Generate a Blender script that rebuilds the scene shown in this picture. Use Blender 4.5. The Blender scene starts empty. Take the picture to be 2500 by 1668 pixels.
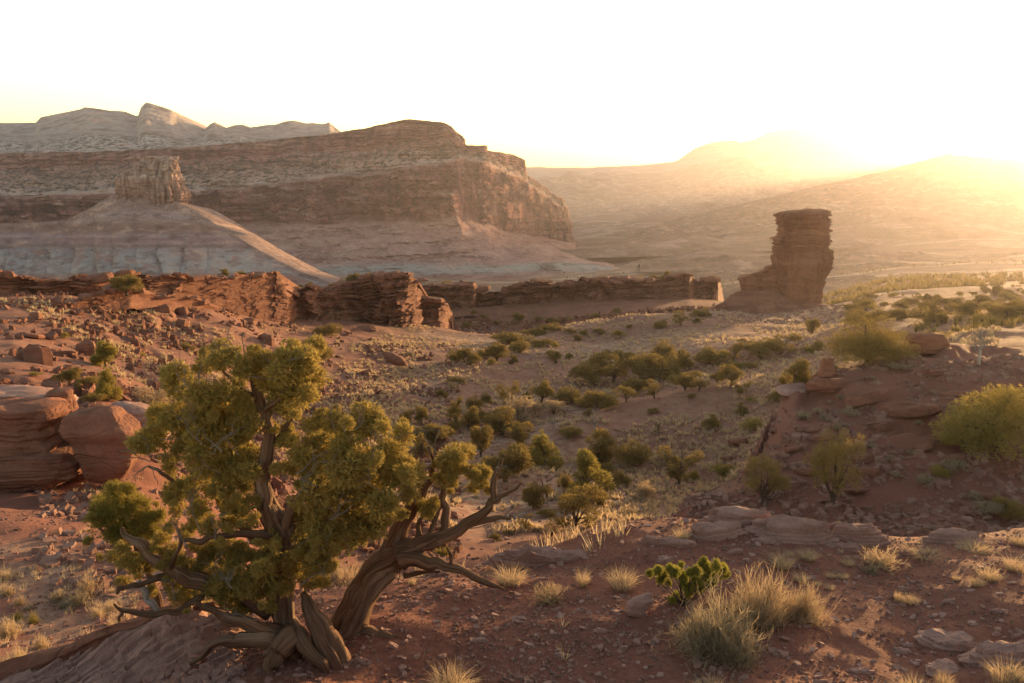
import bpy, math, random
import numpy as np

SC = bpy.context.scene
COL = SC.collection

# ------------------------------------------------------------------ camera, sky, sun, exposure
FPX, CX, CY = 886.8, 512.0, 341.5          # focal length in pixels of the 1024 x 683 frame
PITCH = math.radians(11.07)
CP, SP = math.cos(PITCH), math.sin(PITCH)
cam = bpy.data.cameras.new('camera')
cam.sensor_width = 36.0
cam.lens = 36.0 * FPX / 1024.0
cam.clip_start, cam.clip_end = 0.05, 60000.0
cam_ob = bpy.data.objects.new('camera', cam)
COL.objects.link(cam_ob)
cam_ob.location = (0, 0, 0)
cam_ob.rotation_euler = (math.pi / 2 - PITCH, 0, 0)
SC.camera = cam_ob

SUN_AZ = math.radians(36.0)                # clockwise from +Y
SUN_EL = math.radians(2.3)
world = bpy.data.worlds.new('World')
SC.world = world
world.use_nodes = True
wn = world.node_tree.nodes
bg = wn['Background']
sky = wn.new('ShaderNodeTexSky')
sky.sky_type = 'NISHITA'
sky.sun_disc = False
sky.sun_elevation = SUN_EL
sky.sun_rotation = SUN_AZ
sky.altitude = 1900
sky.air_density = 0.9
sky.dust_density = 3.0
sky.ozone_density = 0.15
world.node_tree.links.new(sky.outputs['Color'], bg.inputs['Color'])
bg.inputs['Strength'].default_value = 0.15

sun = bpy.data.lights.new('sun', 'SUN')
sun.energy = 4.4
sun.angle = math.radians(0.5)
sun.color = (1.0, 0.66, 0.30)
sun_ob = bpy.data.objects.new('sun', sun)
COL.objects.link(sun_ob)
sd = np.array([math.sin(SUN_AZ) * math.cos(SUN_EL), math.cos(SUN_AZ) * math.cos(SUN_EL), math.sin(SUN_EL)])
from mathutils import Vector, Matrix, Euler
sun_ob.rotation_euler = Vector(-sd).to_track_quat('-Z', 'Y').to_euler()

SC.view_settings.view_transform = 'Standard'
SC.view_settings.look = 'None'
SC.view_settings.exposure = 2.2
SC.view_settings.gamma = 1.0
SC.view_settings.use_curve_mapping = False
SC.render.engine = 'CYCLES'
SC.cycles.use_denoising = True
SC.cycles.max_bounces = 5
SC.cycles.diffuse_bounces = 3
SC.cycles.glossy_bounces = 1
SC.cycles.transmission_bounces = 3
SC.cycles.transparent_max_bounces = 4
SC.cycles.volume_bounces = 0
SC.cycles.sample_clamp_indirect = 6.0

# ------------------------------------------------------------------ numeric helpers
def vnoise(x, y, z, seed=0):
    x = np.asarray(x, float); y = np.asarray(y, float); z = np.asarray(z, float)
    x, y, z = np.broadcast_arrays(x, y, z)
    xi = np.floor(x).astype(np.int64); yi = np.floor(y).astype(np.int64); zi = np.floor(z).astype(np.int64)
    fx, fy, fz = x - xi, y - yi, z - zi
    fx = fx * fx * fx * (fx * (fx * 6 - 15) + 10); fy = fy * fy * fy * (fy * (fy * 6 - 15) + 10); fz = fz * fz * fz * (fz * (fz * 6 - 15) + 10)
    def h(a, b, c):
        n = (a * 374761393 + b * 668265263 + c * 1274126177 + seed * 974634777) & 0xffffffff
        n = ((n ^ (n >> 13)) * 1274126177) & 0xffffffff
        n = ((n ^ (n >> 16)) * 2246822519) & 0xffffffff
        return ((n ^ (n >> 15)) & 0xffff) / 32767.5 - 1.0
    r = 0
    for a in (0, 1):
        wx = fx if a else 1 - fx
        for b in (0, 1):
            wy = fy if b else 1 - fy
            for c in (0, 1):
                wz = fz if c else 1 - fz
                r = r + h(xi + a, yi + b, zi + c) * wx * wy * wz
    return r

def fbm(x, y, z, octv=4, seed=0, gain=0.5):
    s, a, f = 0, 1.0, 1.0
    for o in range(octv):
        s = s + a * vnoise(np.asarray(x) * f + o * 17.3, np.asarray(y) * f - o * 9.1, np.asarray(z) * f + o * 3.7, seed + o)
        a *= gain; f *= 2.03
    return s

def sstep(a, b, x):
    t = np.clip((np.asarray(x, float) - a) / (b - a), 0, 1)
    return t * t * (3 - 2 * t)

def pchip(xk, yk, x):
    """monotone cubic along axis 0 of yk"""
    xk = np.asarray(xk, float); yk = np.asarray(yk, float)
    h = np.diff(xk); h_ = h.reshape((-1,) + (1,) * (yk.ndim - 1))
    d = np.diff(yk, axis=0) / h_
    m = np.zeros_like(yk)
    m[0], m[-1] = d[0], d[-1]
    w1 = 2 * h_[1:] + h_[:-1]; w2 = h_[1:] + 2 * h_[:-1]
    with np.errstate(divide='ignore', invalid='ignore'):
        mm = (w1 + w2) / (w1 / d[:-1] + w2 / d[1:])
    mm[(d[:-1] * d[1:] <= 0)] = 0
    m[1:-1] = mm
    x = np.clip(x, xk[0], xk[-1])
    i = np.clip(np.searchsorted(xk, x) - 1, 0, len(xk) - 2)
    t = ((x - xk[i]) / h[i]).reshape((-1,) + (1,) * (yk.ndim - 1))
    hh = h[i].reshape(t.shape)
    return (yk[i] * (1 + 2 * t) * (1 - t) ** 2 + hh * m[i] * t * (1 - t) ** 2 + yk[i + 1] * t * t * (3 - 2 * t) + hh * m[i + 1] * t * t * (t - 1))

GK = np.array([(1.5, 1.1), (7, 1.1), (9, .98), (11, .92), (14, .845), (18, .93), (24, 1.0), (30, .97), (42, .9), (50, .9), (60, .95), (72, .98), (85, .95), (115, .9), (160, .865), (190, .845), (230, .83), (300, .83), (500, .9), (900, 1.0), (60000, 1.0)])
def far_of(d):
    """survey distance -> built distance (levels out the valley floor and the knoll)"""
    d = np.asarray(d, float)
    return d * np.interp(np.log(np.maximum(d, 0.1)), np.log(GK[:, 0]), GK[:, 1])
_dn = np.exp(np.linspace(math.log(1.0), math.log(20000), 4000)); _dw = far_of(_dn)
def near_of(y): return np.interp(y, _dw, _dn)

def P(px, py, d):
    """world point at survey distance d seen at image position (px, py) of the 1024 x 683 frame"""
    d = far_of(d)
    u = (np.asarray(px, float) - CX) / FPX; v = (CY - np.asarray(py, float)) / FPX
    k = np.asarray(d, float) / (CP + v * SP)
    return np.stack(np.broadcast_arrays(u * k, np.asarray(d, float) * np.ones_like(u * k), (-SP + v * CP) * k), -1)

def pix(p):
    p = np.asarray(p, float)
    w = p[..., 1] * CP - p[..., 2] * SP
    return CX + FPX * p[..., 0] / w, CY - FPX * (p[..., 1] * SP + p[..., 2] * CP) / w

# ------------------------------------------------------------------ object helpers
def link(o, parent=None, label=None, cat=None, group=None, kind=None):
    COL.objects.link(o)
    if parent is not None: o.parent = parent
    if label: o['label'] = label
    if cat: o['category'] = cat
    if group: o['group'] = group
    if kind: o['kind'] = kind
    return o

def mesh(name, V, F, mat=None, smooth=True, uv=None, attr=None, sharp=None):
    """V (n,3); F: int array (m,3) or (m,4) or list of such arrays"""
    V = np.asarray(V, np.float32)
    Fs = F if isinstance(F, list) else [F]
    Fs = [np.asarray(f, np.int32) for f in Fs if len(f)]
    me = bpy.data.meshes.new(name)
    me.vertices.add(len(V)); me.vertices.foreach_set('co', V.ravel())
    li = np.concatenate([f.ravel() for f in Fs])
    tot = np.concatenate([np.full(len(f), f.shape[1], np.int32) for f in Fs])
    st = np.concatenate([[0], np.cumsum(tot)[:-1]]).astype(np.int32)
    me.loops.add(len(li)); me.loops.foreach_set('vertex_index', li)
    me.polygons.add(len(tot)); me.polygons.foreach_set('loop_start', st)
    me.polygons.foreach_set('use_smooth', np.full(len(tot), bool(smooth)))
    if uv is not None:
        l = me.uv_layers.new(name='UVMap'); l.data.foreach_set('uv', np.asarray(uv, np.float32)[li].ravel())
    if attr is not None:
        for k, a in attr.items():
            at = me.attributes.new(k, 'FLOAT', 'POINT'); at.data.foreach_set('value', np.asarray(a, np.float32))
    me.update(calc_edges=True)
    if mat: me.materials.append(mat)
    return me

def obj(name, V, F, mat, parent=None, smooth=True, uv=None, attr=None, **kw):
    o = bpy.data.objects.new(name, mesh(name, V, F, mat, smooth, uv, attr))
    return link(o, parent, **kw)

def empty(name, loc, **kw):
    o = bpy.data.objects.new(name, None)
    o.empty_display_size = 0.1
    o.location = loc
    return link(o, **kw)

def put(name, me, parent=None, loc=(0, 0, 0), rot=(0, 0, 0), scale=(1, 1, 1), **kw):
    o = bpy.data.objects.new(name, me)
    o.location = loc; o.rotation_euler = rot; o.scale = scale
    return link(o, parent, **kw)

def grid_faces(r, c, wrap=False):
    i = np.arange(r - 1)[:, None] * c
    j = np.arange(c if wrap else c - 1)[None, :]
    j2 = (j + 1) % c
    return np.stack([i + j, i + j2, i + c + j2, i + c + j], -1).reshape(-1, 4)

# ------------------------------------------------------------------ materials
class NT:
    def __init__(self, name):
        self.m = bpy.data.materials.new(name); self.m.use_nodes = True
        self.t = self.m.node_tree; self.t.nodes.clear()
    def n(self, kind, **kw):
        nd = self.t.nodes.new('ShaderNode' + kind)
        for k, v in kw.items():
            if k.startswith('i_'):
                s = nd.inputs[int(k[2:])] if k[2:].isdigit() else nd.inputs[k[2:].replace('_', ' ')]
                if hasattr(v, 'is_output'): self.t.links.new(v, s)
                else: s.default_value = v
            else: setattr(nd, k, v)
        return nd
    def l(self, a, b): self.t.links.new(a, b)
    def mix(self, f, a, b, blend='MIX'):
        nd = self.t.nodes.new('ShaderNodeMix'); nd.data_type = 'RGBA'; nd.blend_type = blend
        for s, v in ((nd.inputs[0], f), (nd.inputs[6], a), (nd.inputs[7], b)):
            if hasattr(v, 'is_output'): self.l(v, s)
            else: s.default_value = v if not isinstance(v, tuple) else (v + (1,))[:4]
        return nd.outputs[2]
    def math(self, op, a, b=0.5, clamp=False):
        nd = self.t.nodes.new('ShaderNodeMath'); nd.operation = op; nd.use_clamp = clamp
        for s, v in ((nd.inputs[0], a), (nd.inputs[1], b)):
            if hasattr(v, 'is_output'): self.l(v, s)
            else: s.default_value = v
        return nd.outputs[0]
    def ramp(self, f, stops, interp='LINEAR'):
        nd = self.t.nodes.new('ShaderNodeValToRGB'); cr = nd.color_ramp; cr.interpolation = interp
        while len(cr.elements) > 1: cr.elements.remove(cr.elements[-1])
        for i, (p, c) in enumerate(stops):
            e = cr.elements[0] if i == 0 else cr.elements.new(p)
            e.position = p
            e.color = (c + (1,))[:4] if isinstance(c, tuple) else (c, c, c, 1)
        if hasattr(f, 'is_output'): self.l(f, nd.inputs[0])
        return nd.outputs[0]
    def noise(self, scale, vec=None, detail=4, rough=0.55, stretch=None, out=0):
        if stretch is not None:
            mp = self.n('Mapping'); mp.inputs['Scale'].default_value = stretch
            self.l(vec, mp.inputs['Vector']); vec = mp.outputs[0]
        nd = self.n('TexNoise'); nd.inputs['Scale'].default_value = scale
        nd.inputs['Detail'].default_value = detail; nd.inputs['Roughness'].default_value = rough
        if vec is not None: self.l(vec, nd.inputs['Vector'])
        return nd.outputs[out]
    def pos(self): return self.n('NewGeometry').outputs['Position']
    def finish(self, col, rough=0.9, bump=None, bdist=0.05, bstr=0.6, spec=0.15):
        b = self.n('BsdfPrincipled')
        b.inputs['Roughness'].default_value = rough
        b.inputs['Specular IOR Level'].default_value = spec
        if hasattr(col, 'is_output'): self.l(col, b.inputs['Base Color'])
        else: b.inputs['Base Color'].default_value = (col + (1,))[:4]
        if bump is not None:
            bp = self.n('Bump'); bp.inputs['Distance'].default_value = bdist; bp.inputs['Strength'].default_value = bstr
            self.l(bump, bp.inputs['Height']); self.l(bp.outputs[0], b.inputs['Normal'])
        o = self.n('OutputMaterial'); self.l(b.outputs[0], o.inputs[0])
        return self.m
    def leafy(self, col, trans=0.5, tcol=None):
        d = self.n('BsdfDiffuse'); t = self.n('BsdfTranslucent'); mx = self.n('MixShader')
        for s in (d.inputs[0], t.inputs[0]):
            c = col if (s is d.inputs[0] or tcol is None) else tcol
            if hasattr(c, 'is_output'): self.l(c, s)
            else: s.default_value = (c + (1,))[:4]
        mx.inputs[0].default_value = trans
        self.l(d.outputs[0], mx.inputs[1]); self.l(t.outputs[0], mx.inputs[2])
        o = self.n('OutputMaterial'); self.l(mx.outputs[0], o.inputs[0])
        return self.m

def mat_ground():
    t = NT('red_soil')
    p = t.pos()
    n1 = t.noise(0.05, p, 5); n2 = t.noise(0.6, p, 5); n3 = t.noise(14, p, 4, 0.7); n4 = t.noise(70, p, 2)
    c = t.mix(t.ramp(n1, [(0.35, 0.0), (0.65, 1.0)]), (0.165, 0.062, 0.044), (0.23, 0.098, 0.068))
    c = t.mix(t.ramp(n2, [(0.45, 0.0), (0.7, 0.6)]), c, (0.15, 0.054, 0.036))
    c = t.mix(t.ramp(n3, [(0.42, 0.0), (0.72, 0.5)]), c, (0.29, 0.135, 0.092))
    c = t.mix(t.ramp(n4, [(0.55, 0.0), (0.75, 0.55)]), c, (0.09, 0.04, 0.03))
    # pale dry grass cover of the valley benches (vertex weight painted from the relief of the place)
    a = t.n('Attribute'); a.attribute_name = 'cover'
    g = t.math('MULTIPLY', t.ramp(t.noise(1.1, p, 6, 0.7), [(0.40, 0.0), (0.60, 1.0)]), a.outputs['Fac'])
    c = t.mix(g, c, (0.32, 0.215, 0.15))
    f = t.n('Attribute'); f.attribute_name = 'far'
    nb = t.noise(0.012, p, 6, 0.6, stretch=(0.15, 1, 6))
    cf = t.ramp(nb, [(0.32, (0.11, 0.055, 0.042)), (0.42, (0.19, 0.11, 0.082)), (0.5, (0.13, 0.07, 0.052)), (0.57, (0.33, 0.225, 0.17)), (0.63, (0.15, 0.085, 0.063)), (0.75, (0.24, 0.15, 0.11))])
    dots = t.ramp(t.noise(0.11, p, 4, 0.75), [(0.54, 0.0), (0.61, 0.85)])
    cf = t.mix(dots, cf, (0.10, 0.085, 0.055))
    c = t.mix(f.outputs['Fac'], c, cf)
    h = t.math('ADD', t.math('MULTIPLY', n3, 0.9), t.math('MULTIPLY', n4, 0.35))
    return t.finish(c, 0.95, h, 0.05, 0.55, 0.1)

def mat_rock(name, a, b, dark, sscale=1.6, vscale=0.5, bd=0.08, varnish=True, warp=0.5):
    """bedded sandstone: thin beds by height, joints and stains along the face"""
    t = NT(name); p = t.pos()
    bed = t.noise(sscale, p, 5, 0.6, stretch=(0.12, 0.12, 1.0))
    grain = t.noise(vscale * 8, p, 5, 0.65)
    blot = t.noise(vscale, p, 4)
    c = t.mix(t.ramp(bed, [(0.35, 0.0), (0.65, 1.0)]), a, b)
    c = t.mix(t.ramp(blot, [(0.45, 0.0), (0.75, 0.6)]), c, dark)
    if varnish:
        st = t.noise(vscale * 2.2, p, 5, 0.6, stretch=(1, 1, 0.12))
        c = t.mix(t.ramp(st, [(0.52, 0.0), (0.72, 0.55)]), c, dark)
    c = t.mix(t.ramp(grain, [(0.4, 0.0), (0.8, 0.35)]), c, tuple(min(1, x * 1.5) for x in b))
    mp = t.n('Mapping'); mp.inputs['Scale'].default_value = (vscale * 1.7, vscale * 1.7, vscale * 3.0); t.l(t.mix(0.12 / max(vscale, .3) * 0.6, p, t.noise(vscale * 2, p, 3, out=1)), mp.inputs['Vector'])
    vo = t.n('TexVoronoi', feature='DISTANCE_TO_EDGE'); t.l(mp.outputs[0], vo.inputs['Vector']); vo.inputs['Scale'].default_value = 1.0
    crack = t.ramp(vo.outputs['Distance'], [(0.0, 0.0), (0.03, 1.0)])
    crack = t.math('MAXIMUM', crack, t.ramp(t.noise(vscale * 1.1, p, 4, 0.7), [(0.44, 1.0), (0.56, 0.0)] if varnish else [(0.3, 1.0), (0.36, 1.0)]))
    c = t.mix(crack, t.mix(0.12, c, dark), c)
    pit = t.noise(vscale * 22, p, 4, 0.7)
    h = t.math('ADD', t.math('ADD', t.math('MULTIPLY', bed, 1.0), t.math('MULTIPLY', grain, 0.6)), t.math('ADD', t.math('MULTIPLY', crack, 0.25), t.math('MULTIPLY', pit, 0.25)))
    return t.finish(c, 0.92, h, bd * 1.8, 0.9, 0.1)

def mat_strata(name, stops, noise_scale, dots=None, bd=2.0, warp=0.03, streak=None, speck=None, wash=None, thinf=1.0):
    """rock formation coloured bed by bed (vertex attribute 'bed' runs 0..1 from the foot to the rim)"""
    t = NT(name); p = t.pos()
    a = t.n('Attribute'); a.attribute_name = 'bed'
    w = t.math('MULTIPLY', t.math('SUBTRACT', t.noise(noise_scale, p, 6, 0.65), 0.5), warp * 2)
    v = t.math('ADD', a.outputs['Fac'], w)
    c = t.ramp(v, stops)
    # thin beds following the bedding, then blotches, joints and rubble
    cx = t.n('CombineXYZ')
    sp = t.n('SeparateXYZ'); t.l(p, sp.inputs[0])
    t.l(t.math('MULTIPLY', sp.outputs[0], noise_scale * 2.2), cx.inputs[0]); t.l(t.math('MULTIPLY', a.outputs['Fac'], 30.0), cx.inputs[2])
    thin = t.noise(1.0, cx.outputs[0], 5, 0.7)
    c = t.mix(t.ramp(thin, [(0.36, 0.65 * thinf), (0.48, 0.0)]), c, (0.085, 0.043, 0.037))
    c = t.mix(t.ramp(thin, [(0.53, 0.0), (0.63, 0.8 * thinf)]), c, (0.41, 0.265, 0.21))
    fine = t.noise(noise_scale * 9, p, 6, 0.7, stretch=(0.4, 0.4, 1.2))
    c = t.mix(t.ramp(fine, [(0.36, 0.65), (0.48, 0.0)]), c, (0.08, 0.043, 0.037))
    c = t.mix(t.ramp(fine, [(0.54, 0.0), (0.66, 0.8)]), c, (0.46, 0.29, 0.23))
    if streak:
        s = t.noise(noise_scale * 12, p, 6, 0.7, stretch=(1, 1, 0.06))
        c = t.mix(t.math('MULTIPLY', t.ramp(s, [(0.47, 0.0), (0.58, 0.7)]), t.ramp(v, streak)), c, (0.055, 0.026, 0.024))
    if wash:
        s = t.noise(noise_scale * 5, p, 5, 0.65, stretch=(1, 1, 0.22))
        c = t.mix(t.math('MULTIPLY', t.ramp(s, [(0.48, 0.0), (0.6, 0.8)]), t.ramp(v, wash)), c, (0.22, 0.12, 0.105))
    if dots:
        d = t.ramp(t.noise(noise_scale * 16, p, 4, 0.75), [(0.49, 0.0), (0.54, 1.0)])
        c = t.mix(t.math('MULTIPLY', d, t.ramp(v, dots)), c, (0.06, 0.052, 0.042))
    if speck:
        d = t.ramp(t.noise(noise_scale * 26, p, 4, 0.75), [(0.53, 0.0), (0.64, 0.9)])
        c = t.mix(t.math('MULTIPLY', d, t.ramp(v, speck)), c, (0.52, 0.38, 0.30))
    h = t.math('ADD', t.math('MULTIPLY', fine, 1.0), t.math('ADD', t.math('MULTIPLY', thin, 0.7), t.math('MULTIPLY', t.noise(noise_scale * 25, p, 4, 0.7), 0.6)))
    return t.finish(c, 0.95, h, bd, 1.0, 0.05)

def mat_leaf(name, c1, c2, tc, trans=0.45, fine=False):
    t = NT(name)
    r = t.n('ObjectInfo').outputs['Random']
    n = t.noise(55.0 if fine else 9.0, t.pos(), 3)
    f = t.math('ADD', t.math('MULTIPLY', r, 0.5 if fine else 0.7), t.math('MULTIPLY', n, 0.5 if fine else 0.3))
    return t.leafy(t.mix(t.ramp(f, [(0.25, 0.0), (0.75, 1.0)]), c1, c2), trans, tc)

def mat_bark(name, dark, light, grey):
    t = NT(name)
    uv = t.n('UVMap').outputs[0]
    s = t.noise(1.0, uv, 5, 0.6, stretch=(22, 1.6, 1)); s2 = t.noise(1.0, uv, 4, 0.6, stretch=(5, 0.9, 1))
    c = t.mix(t.ramp(s, [(0.35, 0.0), (0.65, 1.0)]), dark, light)
    c = t.mix(t.ramp(s2, [(0.5, 0.0), (0.68, 0.8)]), c, grey)
    return t.finish(c, 0.9, t.math('ADD', s, t.math('MULTIPLY', s2, 0.8)), 0.03, 1.0, 0.08)

M = {}
M['soil'] = mat_ground()
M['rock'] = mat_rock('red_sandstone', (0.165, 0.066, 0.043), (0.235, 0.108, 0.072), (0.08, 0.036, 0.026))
M['slab'] = mat_rock('pale_sandstone', (0.25, 0.135, 0.107), (0.36, 0.215, 0.175), (0.15, 0.075, 0.058), sscale=5, vscale=2.5, bd=0.03, varnish=False)
M['chip'] = mat_rock('sandstone_chip', (0.15, 0.07, 0.05), (0.27, 0.155, 0.12), (0.10, 0.05, 0.04), sscale=6, vscale=5, bd=0.01, varnish=False)
M['butte'] = mat_rock('tower_sandstone', (0.19, 0.074, 0.044), (0.27, 0.12, 0.074), (0.10, 0.042, 0.028), sscale=0.5, vscale=0.12, bd=0.35)
# ------------------------------------------------------------------ relief of the place
DK = np.array([1.5, 4, 7, 9, 11, 14, 17, 20, 24, 29, 35, 42, 50, 60, 72, 85, 100, 115, 135, 160, 190, 225, 265, 310, 400, 600, 1000, 1600, 2600, 4500, 12000], float)
ZT = {
 0: [-2, -3.3, -4.8, -6.6, -7.9, -8.6, -8.8, -8.85, -9.6, -11.6, -12.5, -11.2, -11.8, -12.6, -13.5, -14.2, -14.9, -15.6, -17.5, -24, -32, -42, -52, -62, -75, -98, -125, -180, -190, -195, -205],
 100: [-2, -3.3, -4.6, -5.4, -7.6, -8.6, -8.8, -9.0, -9.8, -11.8, -12.5, -11.4, -12.6, -14, -15.3, -16.1, -16.1, -16.8, -18, -26, -34, -43, -52, -62, -75, -98, -125, -180, -190, -195, -205],
 200: [-2, -3.3, -4.45, -4.95, -6.2, -8.2, -9, -9.6, -11, -13, -14.5, -15, -16, -17.2, -18.6, -19.4, -19.9, -19.4, -20.5, -23, -33, -43, -52, -62, -75, -98, -125, -180, -190, -195, -205],
 300: [-2, -3.3, -4.4, -4.95, -5.6, -7.5, -10, -12, -14, -16, -17.5, -19, -20, -21, -22.3, -23.8, -25, -26, -27, -28.2, -31, -42, -52, -60, -75, -98, -125, -180, -190, -195, -205],
 400: [-2, -3.3, -4.4, -4.9, -5.4, -7.2, -10.5, -13, -15, -17, -19, -20.3, -21.5, -22.5, -23.8, -25.2, -26.8, -28.2, -29.8, -31.5, -33.5, -40, -46, -52, -72, -98, -125, -180, -190, -195, -205],
 500: [-2, -3.3, -4.4, -4.9, -5.35, -6.6, -10, -13, -15.5, -17.5, -19.2, -20.5, -22, -23.3, -25, -26.3, -27.8, -29, -30.5, -32.2, -36, -42, -45.5, -46, -70, -98, -125, -180, -190, -195, -205],
 600: [-2, -3.3, -4.4, -4.9, -5.3, -5.95, -9.5, -12.5, -15.5, -17.5, -19.3, -20.5, -21.8, -23.3, -25, -25.8, -26.6, -29.7, -31.3, -32, -32.5, -41, -46.5, -45, -70, -98, -123, -152, -150, -185, -200],
 700: [-2, -3.3, -4.4, -4.9, -5.25, -5.75, -9.3, -11.6, -12.8, -13.6, -13.4, -17.8, -21.5, -23.8, -25.5, -25.8, -25.6, -28, -29, -30, -31.2, -37, -43, -44, -66, -92, -121, -139, -146, -175, -200],
 800: [-2, -3.3, -4.4, -4.9, -5.3, -5.8, -9.5, -11.5, -12.5, -13.1, -13.3, -12.7, -12.3, -17.5, -20.5, -23, -24.2, -25.5, -27, -29.3, -32, -35.5, -43, -49, -62, -84, -115, -134, -144, -170, -200],
 900: [-2, -3.3, -4.4, -4.95, -5.4, -6.05, -9.4, -11.4, -12.4, -13.0, -13.2, -12.5, -10.9, -13.5, -16, -17.6, -19.3, -21, -23.5, -26.3, -30, -34, -38, -43, -52, -73, -105, -128, -140, -170, -200],
 1024: [-2, -3.3, -4.4, -4.95, -5.4, -6.0, -9.2, -11, -12.1, -12.8, -12.9, -12.2, -10.8, -12.2, -13.8, -15.2, -16.8, -19, -22.5, -26, -29, -32.5, -36, -41, -50, -70, -103, -124, -138, -170, -200],
}
ZT[-320] = ZT[0]; ZT[-700] = ZT[0]; ZT[1400] = ZT[1024]; ZT[1800] = ZT[1024]
PXK = np.array(sorted(ZT)); TBL = np.array([ZT[k] for k in PXK]).T
GLD = np.linspace(math.log(DK[0]), math.log(DK[-1]), 900)
GPX = np.linspace(PXK[0], PXK[-1], 700)
_t = pchip(np.log(DK), TBL, GLD)
GZ = pchip(PXK, _t.T, GPX).T
def ztab(px, d):
    a = np.clip((np.log(np.maximum(d, 1.51)) - GLD[0]) / (GLD[1] - GLD[0]), 0, len(GLD) - 1.001)
    b = np.clip((np.asarray(px, float) - GPX[0]) / (GPX[1] - GPX[0]), 0, len(GPX) - 1.001)
    i, j = a.astype(int), b.astype(int); u, v = a - i, b - j
    return GZ[i, j] * (1 - u) * (1 - v) + GZ[i + 1, j] * u * (1 - v) + GZ[i, j + 1] * (1 - u) * v + GZ[i + 1, j + 1] * u * v
def relief(x, y, z, px):
    y_ = np.maximum(y, 1)
    r = np.zeros_like(z)
    for k, lam in enumerate((0.25, 0.7, 2.0, 6.0, 18.0, 55.0, 170.0, 500.0)):
        w = sstep(0.004, 0.012, lam / y_) * (1 - sstep(0.25, 0.5, lam / y_))
        amp = 0.055 if lam < 1 else 0.045
        r += w * amp * np.where((lam > 10) & (lam < 60), 0.6, 1.0) * lam * fbm(x / lam, y / lam, 0.3 * k, 2, 11 + k)
    # beds crop out as broken steps on the slopes
    m = sstep(640, 760, px) * sstep(19, 24, y_) * (1 - sstep(48, 60, y_)) + (1 - sstep(250, 420, px)) * sstep(24, 40, y_) * (1 - sstep(150, 190, y_)) * 0.7
    hs = np.where(y_ < 60, 0.8, 1.5)
    wv = fbm(x / 7, y / 7, 0, 4, 71)
    q = (z + r + 1.1 * hs * wv) / hs
    st = vnoise(q * 1.3, x / 14, y / 14, 72) + 0.6 * vnoise(q * 3.1, x / 9, y / 9, 73)
    r += m * hs * np.where(px > 600, 0.62, 0.38) * np.clip(st * 1.8, -0.8, 0.8) * sstep(-0.6, 0.5, fbm(x / 11, y / 11, 1, 3, 74))
    return r
def ground_pd(px, d):
    px = np.asarray(px, float); d = np.asarray(d, float)
    px, d = np.broadcast_arrays(px, d)
    w = far_of(d)
    z = ztab(px, d) * w / d
    x = (px - CX) / FPX * (w * CP - z * SP)
    return np.stack([x, w, z + relief(x, w, z, px)], -1)
def ground_xy(x, y):
    x = np.asarray(x, float); y = np.asarray(y, float)
    z = -0.25 * y; d = near_of(y)
    for _ in range(6):
        px = CX + FPX * x / (y * CP - z * SP)
        z = ztab(px, d) * y / d
    return z + relief(x, y, z, px)
LD = np.exp(np.linspace(math.log(5.0), math.log(420.0), 700))
def ground_at(px, py, dmin=5.0):
    """first ground point seen at image position (px, py)"""
    d = LD[LD >= dmin]
    g = ground_pd(np.full(len(d), float(px)), d)
    _, yy = pix(g)
    k = np.nonzero(yy <= py)[0]
    i = k[0] if len(k) else len(d) - 1
    return g[i]

# one sheet of ground, finer close by
_px = np.concatenate([np.linspace(-640, -60, 60)[:-1], np.linspace(-60, 1084, 500), np.linspace(1084, 1700, 60)[1:]])
_d = np.concatenate([np.exp(np.linspace(math.log(1.6), math.log(5.5), 40))[:-1], np.exp(np.linspace(math.log(5.5), math.log(420), 520)), np.exp(np.linspace(math.log(420), math.log(11500), 90))[1:]])
gp, gd = np.meshgrid(_px, _d)
G = ground_pd(gp, gd)
gx, gy, gz = G[..., 0], G[..., 1], G[..., 2]
cover = sstep(40, 55, gy) * (1 - sstep(260, 330, gy)) * sstep(330, 470, gp) * (0.35 + 0.65 * sstep(-0.3, 0.5, fbm(gx / 22, gy / 22, 0, 3, 5)))
cover = cover * (1 - 0.8 * sstep(700, 780, gp) * (1 - sstep(55, 80, gy)))
cover = np.maximum(cover, 0.5 * sstep(700, 800, gp) * sstep(60, 80, gy) * (1 - sstep(300, 400, gy)))
cover = np.maximum(cover, 0.25 * (1 - sstep(300, 420, gp)) * sstep(40, 60, gy) * (1 - sstep(160, 200, gy)))
cover = np.maximum(cover, 0.65 * (1 - sstep(110, 190, gp)) * sstep(12, 13.5, gy) * (1 - sstep(18, 20, gy)))
far = sstep(330, 520, gy)
obj('ground', G.reshape(-1, 3), grid_faces(*gp.shape), M['soil'], attr={'cover': cover.ravel(), 'far': far.ravel()}, kind='structure')

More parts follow.
